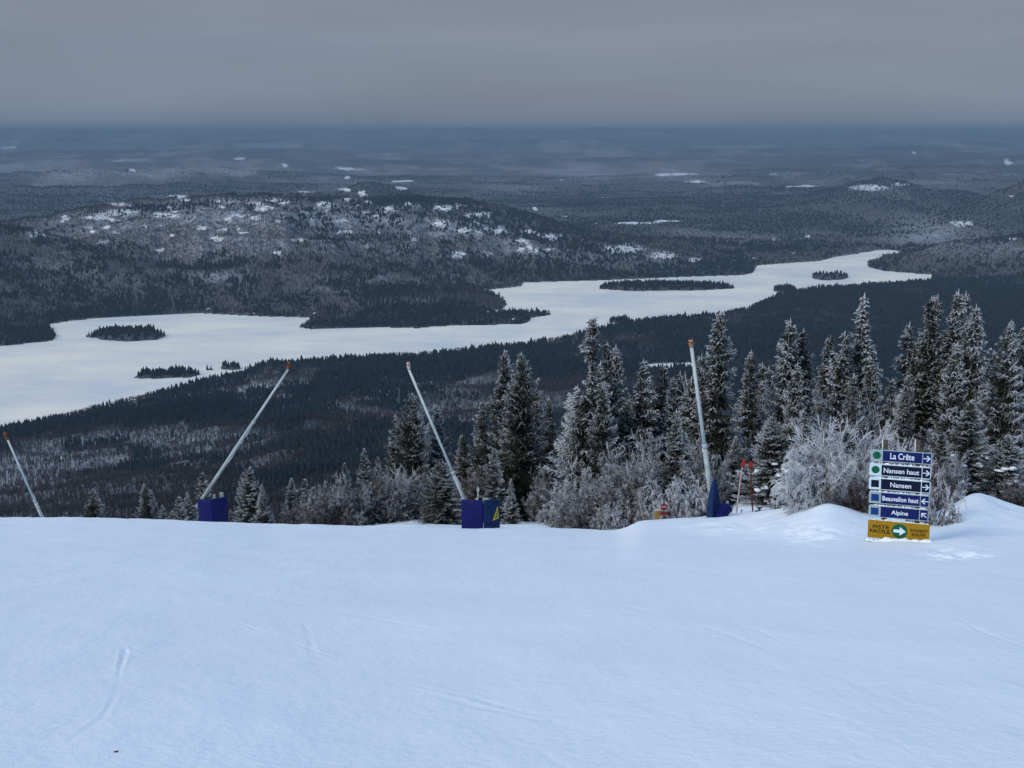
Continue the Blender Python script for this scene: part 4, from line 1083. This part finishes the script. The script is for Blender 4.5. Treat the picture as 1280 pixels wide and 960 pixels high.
def px_plan(px, py, r, O):
    p = at(px, py, r) - O; return (p.x, p.y, 0), p.z

# lance at the picture edge: its foot is hidden behind the crest
root, O = lance_gun(None, (55, 652), (9.5, 549), 52, .16, 'lone pale snow lance at the picture edge, its foot hidden behind the snow crest', joint=.34)
pa, zb = px_plan(46, 668, 51.5, O); pb, _ = px_plan(66, 668, 51.7, O); pad_panel(root, O, 'padding', pa, pb, zb + .15, zb + .15, zb - .6, zb - .6, M_NAVY)
# long lance leaning towards the lake
root, O = lance_gun(None, (254, 622), (361, 461), 46.5, .17, 'longest snow lance, leaning over the lake from a plain blue padded box', joint=.62)
p1_, z1 = px_plan(247.5, 624, 46.0, O); p2_, z2 = px_plan(265, 624, 45.4, O); p3_, z3 = px_plan(283, 621, 46.3, O)
zb = px_plan(250, 662, 45.8, O)[1] - .3
pad_panel(root, O, 'padding', p1_, p2_, z1, z2 - .02, zb, zb, M_NAVY); pad_panel(root, O, 'padding', p2_, p3_, z2, z3, zb, zb, M_NAVY)
mb = MB(); c_, zc_ = px_plan(268, 622, 46.2, O); mb.box((.10, .10, .5), (c_[0], c_[1], zc_ - .12), None, .01); c_, zc_ = px_plan(277, 619, 46.4, O); mb.box((.16, .10, .3), (c_[0], c_[1], zc_ - .03), None, .01)
mb.build('valve', M_ALU, root)
# lance with the warning triangle
root, O = lance_gun(None, (583, 630), (511, 461), 41.6, .17, 'snow lance leaning from the blue padded box that bears a yellow warning triangle', joint=.30, head='pale')
p1_, z1 = px_plan(577, 625, 40.5, O); p2_, z2 = px_plan(603.5, 625.5, 40.2, O); p3_, z3 = px_plan(605.5, 625.5, 40.2, O); p4_, z4 = px_plan(624, 624.5, 40.9, O)
zb = px_plan(590, 661.5, 40.2, O)[1]
pad_panel(root, O, 'padding', p1_, p2_, z1, z2, zb - .3, zb - .3, M_NAVY)
pd2 = pad_panel(root, O, 'padding', p3_, p4_, z3, z4, zb - .3, zb - .3, M_BLUE); pd2['label'] = 'lighter blue padding with a yellow warning triangle'
mb = MB(); c_, zc_ = px_plan(624.5, 640, 41.6, O); c3, _ = px_plan(578, 640, 41.6, O)
mb.box((1.25, .06, .8), ((c_[0] + c3[0]) / 2, (c_[1] + c3[1]) / 2, zb + .2), None, .01); mb.build('back_board', M_NAVY, root)
e = (Vector(p4_) - Vector(p3_)).normalized(); nrm = Vector((e.y, -e.x, 0)); ang = math.atan2(e.y, e.x)
tri = [(-.20, -.20), (.18, -.20), (.10, .30)]
ctr = Vector(p3_) * .36 + Vector(p4_) * .64 + nrm * .098; ctr.z = zb + .46
Mx = Matrix.Translation(ctr) @ Matrix.Rotation(ang, 4, 'Z')
mb = MB(); mb.prism(tri, -.006, .006, Mx); ws = mb.build('warning_sign', M_YELLOW, root)
mb = MB()
for k, (w_, z_, x_) in enumerate(((.07, .10, .07), (.10, .03, .055), (.13, -.04, .04), (.20, -.115, .015))):
    mb.prism([(x_ - w_ / 2, z_ - .018), (x_ + w_ / 2, z_ - .018), (x_ + w_ / 2, z_ + .018), (x_ - w_ / 2, z_ + .018)], -.0105, -.0065, Mx)
mb.build('warning_text', M_BLACKP, ws)
c_, zc_ = px_plan(597, 626, 41.2, O); mb = MB(); mb.tube((c_[0], c_[1], zc_ - .7), (c_[0] + .02, c_[1], zc_ + .36), .022, .020, 8)
mb.build('valve_stem', M_ALU2, root)
mb = MB(); hx = [(.055 * math.cos(a_), .10 * math.sin(a_) * (1.15 if math.sin(a_) > 0 else 1)) for a_ in np.linspace(0, 2 * math.pi, 17)[:-1]]
mb.prism(hx, -.02, .02, Matrix.Translation((c_[0] + .02, c_[1], zc_ + .46))); mb.build('valve_handle', M_ALU2, root)
c_, zc_ = px_plan(607, 625, 41.3, O); mb = MB(); mb.box((.22, .14, .2), (c_[0], c_[1], zc_ - .02), None, .03); mb.box((.1, .1, .14), (c_[0] - .35, c_[1], zc_), None, .02); mb.build('valve', M_ALU, root)
# upright lance in its wedge of blue tarpaulin
root, O = lance_gun(None, (889, 618), (864.5, 433), 34.6, .19, 'nearly upright snow lance wrapped at the foot in a torn blue wedge', joint=.40, head='mixed', frost_side=1)
bm = bmesh.new()
def T(px, py, r): return at(px, py, r) - O
prof = []
for (lx, mx_, rx, yy, dr) in ((893.5, 894, 894.5, 596, .05), (889, 893, 896.5, 606, .18), (886, 892, 899, 618, .28), (884.5, 891, 901.5, 632, .38), (883, 890, 903.5, 643, .45), (882, 889, 905, 656, .5)):
    prof.append([bm.verts.new(T(lx, yy, 34.3)), bm.verts.new(T(mx_, yy + 1.5, 34.3 - dr)), bm.verts.new(T((mx_ + rx) / 2 + .3, yy + .5, 34.3 - dr * .45)), bm.verts.new(T(rx, yy, 34.3)), bm.verts.new(T((lx + rx) / 2, yy, 34.3 + dr))])
for a_, b_ in zip(prof[:-1], prof[1:]):
    for k in range(5): bm.faces.new((a_[k], a_[(k + 1) % 5], b_[(k + 1) % 5], b_[k]))
bm.faces.new(prof[0][::-1]); bm.faces.new(prof[-1])
bmesh.ops.recalc_face_normals(bm, faces=bm.faces)
me = bpy.data.meshes.new('padding'); bm.to_mesh(me); bm.free(); me.materials.append(M_BLUE); o = bpy.data.objects.new('padding', me); COL.objects.link(o); o.parent = root
mb = MB(); q_ = T(906, 638, 34.0); mb.prism([(-.28, -.18), (.0, -.22), (.24, .02), (.12, .20), (-.02, .26)], -.10, .10, Matrix.Translation(q_) @ Matrix.Rotation(.5, 4, 'Z')); mb.build('padding', M_NAVY, root)
mb = MB(); q_ = T(909, 630, 34.6); mb.tube(q_ - Vector((0, 0, .5)), q_ + Vector((0, 0, .10)), .05, .05, 8); mb.tube(q_ + Vector((-.1, 0, .02)), q_ + Vector((.2, 0, -.12)), .035, .03, 8); mb.build('valve', M_ALU, root)

# red topped marker poles
def ground_pt(px, r):
    a, _ = azt(px, 640); return Vector((r * math.sin(a), r * math.cos(a), ground(a, r)))
mroot = None
P0, P1 = at(920.5, 640, 36.5), at(928, 582, 36.5)
root = empty('marker_pole', P0); tag(root, 'pale leaning marker pole with a red paddle top', 'marker pole', 'red topped poles behind the bank')
d = P1 - P0; mb = MB(); mb.tube(-d * .12, d, .030, .022, 8); mb.build('pole', M_PALEPOLE, root)
mb = MB(); M_ = Matrix.Translation(d) @ Matrix.Rotation(.18, 4, 'Y'); mb.prism([(-.05, -.02), (.03, -.05), (.075, .03), (.08, .16), (.05, .235), (.0, .22), (-.03, .12)], -.03, .03, M_); mb.build('marker_top', M_RED, root)
P0, P1 = at(941, 640, 36.0), at(938.5, 582, 36.0)
root = empty('marker_pole', P0); tag(root, 'thin dark marker pole with a round red disc top', 'marker pole', 'red topped poles behind the bank')
d = P1 - P0; mb = MB(); mb.tube(-d * .12, d * .98, .024, .016, 8); mb.build('pole', M_DKRED, root)
mb = MB(); mb.prism([(.085 * math.cos(a_) * (1 + .1 * math.sin(3 * a_)), .085 * math.sin(a_) + .04) for a_ in np.linspace(0, 2 * math.pi, 15)[:-1]], -.025, .025, Matrix.Translation(d)); mb.build('marker_top', M_RED, root)
# small hydrant stub and stakes in the bank
g_ = at(949, 641, 35.2)
root = empty('hydrant', g_); tag(root, 'small dark hydrant stub standing in the snow beyond the red markers', 'hydrant')
mb = MB(); mb.tube((0, 0, -.25), (0, 0, .16), .045, .04, 9); mb.build('standpipe', M_DARKMETAL, root)
mb = MB(); mb.box((.17, .05, .04), (0, 0, .175), None, .008); mb.tube((-.02, 0, .05), (-.13, 0, .05), .03, .035, 8); mb.build('valve', M_DARKMETAL, root)
for px, py, lb, h_ in ((926, 641, 'thin dark stake stub beside the leaning marker pole', .12), (957, 641, 'short dark stake stub beyond the hydrant', .08), (914, 640, 'dark clod of branch poking through snow near the blue wedge', .10)):
    g_ = at(px, py, 35.5); mb = MB(); mb.tube((0, 0, -.2), (.02, 0, h_), .018, .012, 6); mb.tube((0, 0, h_ * .4), (.07, 0, h_ * .8), .012, .008, 6)
    tag(mb.build('stake', M_WOOD, None, g_), lb, 'stake', 'stakes poking out of the bank')

# no entry sign low behind the bank
g_ = at(829.5, 645, 39.0); root = empty('no_entry_sign', g_); tag(root, 'small dark red no entry disc with a red plate beneath, low behind the bank', 'sign')
mb = MB(); mb.tube((0, .03, -.5), (0, .03, .50), .03, .03, 8); mb.build('post', M_WOOD, root)
mb = MB(); mb.prism([(.125 * math.cos(a_), .36 + .125 * math.sin(a_)) for a_ in np.linspace(0, 2 * math.pi, 25)[:-1]], -.012, 0, None); dsk = mb.build('disc', M_DKRED, root)
mb = MB(); mb.box((.17, .008, .03), (0, -.0165, .365)); mb.build('bar', M_PALEPOLE, dsk)
mb = MB(); mb.box((.25, .012, .12), (0, -.006, .11), None, .003); mb.build('plate', M_DKRED, root)
g_ = at(838.5, 644, 39.6); root = empty('small_round_sign', g_); tag(root, 'tiny dark round sign beside the no entry disc', 'sign')
mb = MB(); mb.tube((0, .02, -.4), (0, .02, .36), .02, .02, 8); mb.build('post', M_WOOD, root)
mb = MB(); mb.prism([(.10 * math.cos(a_), .39 + .09 * math.sin(a_)) for a_ in np.linspace(0, 2 * math.pi, 19)[:-1]], -.012, 0, None); mb.build('disc', M_DKRED, root)
g_ = at(821.5, 646, 39.2); root = empty('hydrant_cabinet', g_); tag(root, 'small weathered yellow box beside the no entry disc', 'box')
mb = MB(); mb.box((.17, .14, .62), (0, 0, -.06), None, .02); mb.build('body', plain('weathered_yellow', (.28, .16, .03), .7, var=.45, scale=10), root)
mb = MB(); mb.box((.20, .17, .05), (0, 0, .272), None, .015); mb.build('lid', M_PALEPOLE, root)

# ------------------------------------------------------------------ the trail sign
SR = 23.4
def text_mesh(body, size, ext, bold=0.0, spacing=1.0):
    cu = bpy.data.curves.new('lettering', 'FONT'); cu.body = body; cu.size = size; cu.extrude = ext; cu.offset = bold; cu.align_x = 'CENTER'; cu.align_y = 'CENTER'; cu.space_character = spacing
    cu.resolution_u = 4
    o = bpy.data.objects.new('lettering_source', cu); COL.objects.link(o)
    dg = bpy.context.evaluated_depsgraph_get(); me = bpy.data.meshes.new_from_object(o.evaluated_get(dg)); bpy.data.objects.remove(o)
    co = np.empty(len(me.vertices) * 3, dtype=np.float32); me.vertices.foreach_get('co', co); co = co.reshape(-1, 3)
    return me, co
base = at(1123, 679, SR); aS, _ = azt(1123, 679)
sign = empty('trail_sign', Vector((base.x, base.y, base.z)), -aS)
tag(sign, 'trail signpost with five blue direction boards over a yellow board', 'sign')
U = 23.6 / F * .925        # metres per photo pixel at the sign
def spos(px, py):                              # position in the sign's own upright plane
    p = at(px, py, SR); v = p - sign.location; c_, s_ = math.cos(aS), math.sin(aS)
    return v.x * c_ - v.y * s_, v.z
def rrect(w, h, rad, n_=5):
    pts = []
    for cx, cy, a0 in ((w / 2 - rad, h / 2 - rad, 0), (-w / 2 + rad, h / 2 - rad, 90), (-w / 2 + rad, -h / 2 + rad, 180), (w / 2 - rad, -h / 2 + rad, 270)):
        for k in range(n_ + 1): a_ = RAD(a0 + 90 * k / n_); pts.append((cx + rad * math.cos(a_), cy + rad * math.sin(a_)))
    return pts
TILT = RAD(-1.7)
def board(cx, cy, wpx, hpx, name, mat, tilt=TILT):
    x, z = spos(cx, cy); Mb = Matrix.Translation((x, 0, z)) @ Matrix.Rotation(tilt, 4, 'Y')
    w, h = wpx * U, hpx * U * 1.10
    mb = MB(); mb.prism(rrect(w, h, .028), -.012, .012); o = mb.build(name, mat, sign); o.matrix_local = Mb
    return o, w, h
def on_board(o, pts_list, name, mat, y0=-.0150, y1=-.0125):
    mb = MB()
    for p in pts_list: mb.prism(p, y0, y1)
    return mb.build(name, mat, o)
def lettering(o, body, width, height, cx, cz, mat, bold=.004):
    me, co = text_mesh(body, .2, .0012, 0.0); n0, n1 = co[:, 0].min(), co[:, 0].max(); m0, m1 = co[:, 1].min(), co[:, 1].max()
    sx_, sz_ = width / (n1 - n0), height / (m1 - m0)
    bpy.data.meshes.remove(me)
    me, co = text_mesh(body, .2, .0012, bold * .5 / max(sx_, .3)); n0, n1 = co[:, 0].min(), co[:, 0].max(); m0, m1 = co[:, 1].min(), co[:, 1].max()
    sx_, sz_ = width / (n1 - n0), height / (m1 - m0)
    out = np.stack([(co[:, 0] - (n0 + n1) / 2) * sx_ + cx, -.0175 - co[:, 2], (co[:, 1] - (m0 + m1) / 2) * sz_ + cz], -1)
    me.vertices.foreach_set('co', out.astype(np.float32).ravel()); me.materials.clear(); me.materials.append(mat); me.update(); me.name = 'lettering'
    t = bpy.data.objects.new('lettering', me); COL.objects.link(t); t.parent = o; return t
def arrow(cx, cz, s, ang):
    """Shaft with an open chevron head, pointing along ang."""
    c_, s_ = math.cos(ang), math.sin(ang)
    R_ = lambda P_: [(cx + (x * c_ - z * s_) * s, cz + (x * s_ + z * c_) * s) for x, z in P_]
    return [R_([(-.95, -.13), (.62, -.13), (.62, .13), (-.95, .13)]), R_([(.12, .86), (-.18, .70), (.58, -.02), (.92, 0)][:3] + [(.95, 0), (.95, .02)]), R_([(.95, -.02), (.95, 0), (.58, .02), (-.18, -.70), (.12, -.86)])]
BOARDS = [(1126.2, 571.0, 75.5, 14.3, M_WHITEG, M_SIGNBLUE, 'circle', 'La Crête', 30, 7.2, 0, 'blue board reading La Crête with a green circle'),
          (1125.0, 589.0, 76.5, 14.6, M_WHITEP, M_SIGNNAVY, 'circle', 'Nansen haut', 44, 6.6, 0, 'navy board reading Nansen haut with a green circle'),
          (1124.2, 606.5, 76.5, 14.6, M_WHITEP, M_SIGNNAVY, 'navy', 'Nansen', 26, 6.6, 0, 'navy board reading Nansen with a navy square'),
          (1123.6, 624.0, 75.5, 14.6, M_WHITEG, M_SIGNBLUE, 'blue', 'Beauvallon haut', 45, 6.6, math.pi, 'blue board reading Beauvallon haut with a light blue square'),
          (1122.8, 641.2, 75.0, 14.6, M_WHITEG, M_SIGNBLUE, 'blue', 'Alpine', 21, 7.8, RAD(135), 'blue board reading Alpine with a light blue square')]
for cx, cy, wp, hp, rim, face, sym, txt, tw, th, aang, lb in BOARDS:
    o, w, h = board(cx, cy, wp, hp, 'direction_board', rim); o['label'] = lb.replace('La Crête', 'the crest trail').replace('Nansen', 'the trail').replace('Beauvallon', 'the valley').replace('Alpine', 'the alpine trail') if False else lb.split(' reading')[0] + ' with' + lb.split(' with')[1]
    bd = 1.0 * U; s0 = -w / 2 + 15.3 * U; s1 = w / 2 - 11.2 * U
    def rect(x0, x1, z0, z1): return [(x0, z0), (x1, z0), (x1, z1), (x0, z1)]
    on_board(o, [rect(s0, s1 - .5 * U, -h / 2 + bd, h / 2 - bd), rect(s1 + .6 * U, w / 2 - bd, -h / 2 + bd, h / 2 - bd)], 'face', face)
    xs = -w / 2 + 7.8 * U
    if sym == 'circle': on_board(o, [[(xs + 5.1 * U * math.cos(a_), 5.1 * U * math.sin(a_)) for a_ in np.linspace(0, 2 * math.pi, 33)[:-1]]], 'circle_symbol', M_GREEN)
    else: on_board(o, [rect(xs - 4.9 * U, xs + 4.9 * U, -4.9 * U, 4.9 * U)], 'square_symbol', M_SIGNNAVY if sym == 'navy' else M_SQBLUE)
    lettering(o, txt, tw * U, th * U * (1.18 if 'ê' in txt else 1.0), (s0 + s1) / 2 - .3 * U, (.5 * U if 'ê' in txt or 'p' in txt else 0) * (-1 if 'p' in txt else 1), M_LETTER)
    on_board(o, arrow((s1 + w / 2) / 2 - .1 * U, 0, 4.6 * U, aang), 'arrow', M_LETTER, -.0180, -.0152)
o, w, h = board(1123.0, 663.6, 77.5, 22.6, 'easiest_route_board', M_OCHRE); o['label'] = 'yellow board reading PISTE FACILE and EASIEST ROUTE'
lettering(o, 'PISTE', 20.5 * U, 4.9 * U, -22.3 * U, 3.6 * U, M_BLACKP); lettering(o, 'FACILE', 25.5 * U, 5.1 * U, -23.2 * U, -2.6 * U, M_BLACKP)
lettering(o, 'EASIEST', 21.5 * U, 3.7 * U, 25.5 * U, 2.9 * U, M_BLACKP, .003); lettering(o, 'ROUTE', 17 * U, 3.7 * U, 25.2 * U, -2.9 * U, M_BLACKP, .003)
ci = on_board(o, [[(1.4 * U + 10.0 * U * math.cos(a_), 10.0 * U * math.sin(a_)) for a_ in np.linspace(0, 2 * math.pi, 41)[:-1]]], 'circle_symbol', M_GREEN)
on_board(o, [[(1.4 * U + x * U, z * U) for x, z in ((-7.6, -2.1), (.2, -2.1), (.2, -6.0), (7.9, 0), (.2, 6.0), (.2, 2.1), (-7.6, 2.1))]], 'arrow', M_LETTER, -.0180, -.0152)
for px in (1106.5, 1147.5):
    x0, z0 = spos(px, 551.5); x1, z1 = spos(px - 2.5, 690); mb = MB(); mb.tube((x1, .075, z1), (x0, .075, z0), .058, .055, 10); po = mb.build('post', M_WOOD, sign)
    mb = MB(); mb.tube((x1 - .055, .055, z1), (x0 - .052, .055, z0 + .02), .014, .012, 6); mb.build('ice', M_ICE, po)
rs = np.random.RandomState(3)
for bi_, (cx, cy, wp, hp, *_) in enumerate(BOARDS[1:] + [(1123.0, 663.6, 77.5, 22.6)]):          # frost and ice caught on top of each lower board
    w_ = wp * U - .06; n_ = 46; xs_ = np.linspace(-w_ / 2, w_ / 2, n_); hh = np.clip(.012 + .016 * rs.randn(n_), .0015, .038)
    mb = MB(); mb.prism([(x_, 0.0) for x_ in xs_] + [(x_, h_) for x_, h_ in zip(xs_[::-1], hh[::-1])], -.011, .014)
    x, z = spos(cx, cy); hb_ = hp * U * 1.10 / 2
    io = mb.build('ice_crust', M_ICE, sign); io.matrix_local = Matrix.Translation((x, 0, z)) @ Matrix.Rotation(TILT, 4, 'Y') @ Matrix.Translation((0, 0, hb_ + .001))
# snow caught along the lower edge of the yellow board
bm = bmesh.new(); rs = np.random.RandomState(11)
for k in range(16):
    px = 1083 + 80 * (k + .5) / 16; p = at(px, 674.6 + (px - 1083) * .045 + rs.uniform(-.6, 1.6), SR - .10); blob_bm(bm, p, rs.uniform(.06, .13), rs, .55)
me = bpy.data.meshes.new('drift_at_sign'); bm.to_mesh(me); bm.free(); me.materials.append(M_SNOW); o = bpy.data.objects.new('snow_drift', me); COL.objects.link(o); tag(o, kind='structure')

# dark scrap lying on the run
P = at(145, 941, 5.0); r_ = np.linspace(2, 12, 800); a_, T_ = azt(145, 941); z_ = near_z(np.full(r_.shape, a_), r_); k_ = int(np.argmax(-z_ / r_ < T_))
mb = MB(); mb.box((.026, .010, .006), (0, 0, .004), Matrix.Rotation(.3, 3, 'Z'), .002); mb.tube((-.01, 0, .004), (.016, .006, .009), .002, .001, 5)
tag(mb.build('twig', M_BLACKP, None, Vector((r_[k_] * math.sin(a_), r_[k_] * math.cos(a_), z_[k_]))), 'tiny dark scrap of twig lying on the bare snow run', 'twig')

# ------------------------------------------------------------------ cabins on the lake shore
M_CABW = plain('cabin_pale_wall', (.34, .31, .28), .8); M_CABD = plain('cabin_dark_wall', (.09, .075, .07), .8); M_ROOFS = plain('snowy_roof', (.75, .78, .80), .8); M_PANE = plain('dark_pane', (.02, .025, .03), .2)
def cabin(px, py, w, dpt, h, rz, label, dark=False):
    a, t = azt(px, py); r = -ZL / t + 12
    for _ in range(6):
        zg = ground(a, r); r = r if zg > ZL + 1 else r + 12
    zg = max(zg, ZL + 1)
    root = empty('lake_cabin', (r * math.sin(a), r * math.cos(a), zg), rz); tag(root, label, 'cabin', 'cabins on the lake shore')
    mb = MB(); mb.prism([(-w / 2, -2), (w / 2, -2), (w / 2, h), (0, h + w * .28), (-w / 2, h)], -dpt / 2, dpt / 2); mb.build('wall', M_CABD if dark else M_CABW, root)
    mb = MB()
    for s_ in (-1, 1): mb.prism([(0, h + w * .28 + .1), (s_ * (w / 2 + .8), h - .4), (s_ * (w / 2 + .8), h + .2), (0, h + w * .28 + .8)], -dpt / 2 - .8, dpt / 2 + .8)
    rf = mb.build('roof', M_ROOFS, root)
    mb = MB(); mb.box((1.0, 1.0, 2.4), (w * .22, 0, h + w * .28)); mb.build('chimney', M_CABD, rf)
    for k in (-1, 1):
        mb = MB(); mb.box((w * .18, .1, 1.5), (k * w * .24, -dpt / 2 - .06, h * .5)); mb.build('window', M_PANE, root)
    mb = MB(); mb.box((1.1, .1, 2.1), (0, -dpt / 2 - .06, 1.1)); mb.build('door', M_PANE, root)
cabin(261, 391, 16, 11, 5, .2, 'wide cabin with a snowy gable alone on the far lake shore', True)
cabin(317, 395, 8, 7, 4, -.2, 'small pale boathouse at the water line beyond the long lance tip')
cabin(394, 396, 12, 9, 5, .4, 'dark cabin on the neck of land where the wooded point begins', True)
cabin(594, 405, 18, 8, 4, -.1, 'long low cabin under trees on the inner shore of the wooded point')
cabin(643, 403.5, 15, 8, 5, .1, 'pale cabin near the tip of the wooded point')
cabin(943, 327, 18, 12, 5, .1, 'cabin on the bay shore behind the narrow end of the lake')
cabin(993, 322, 22, 12, 5, -.1, 'cabin among trees above the narrow end of the lake', True)
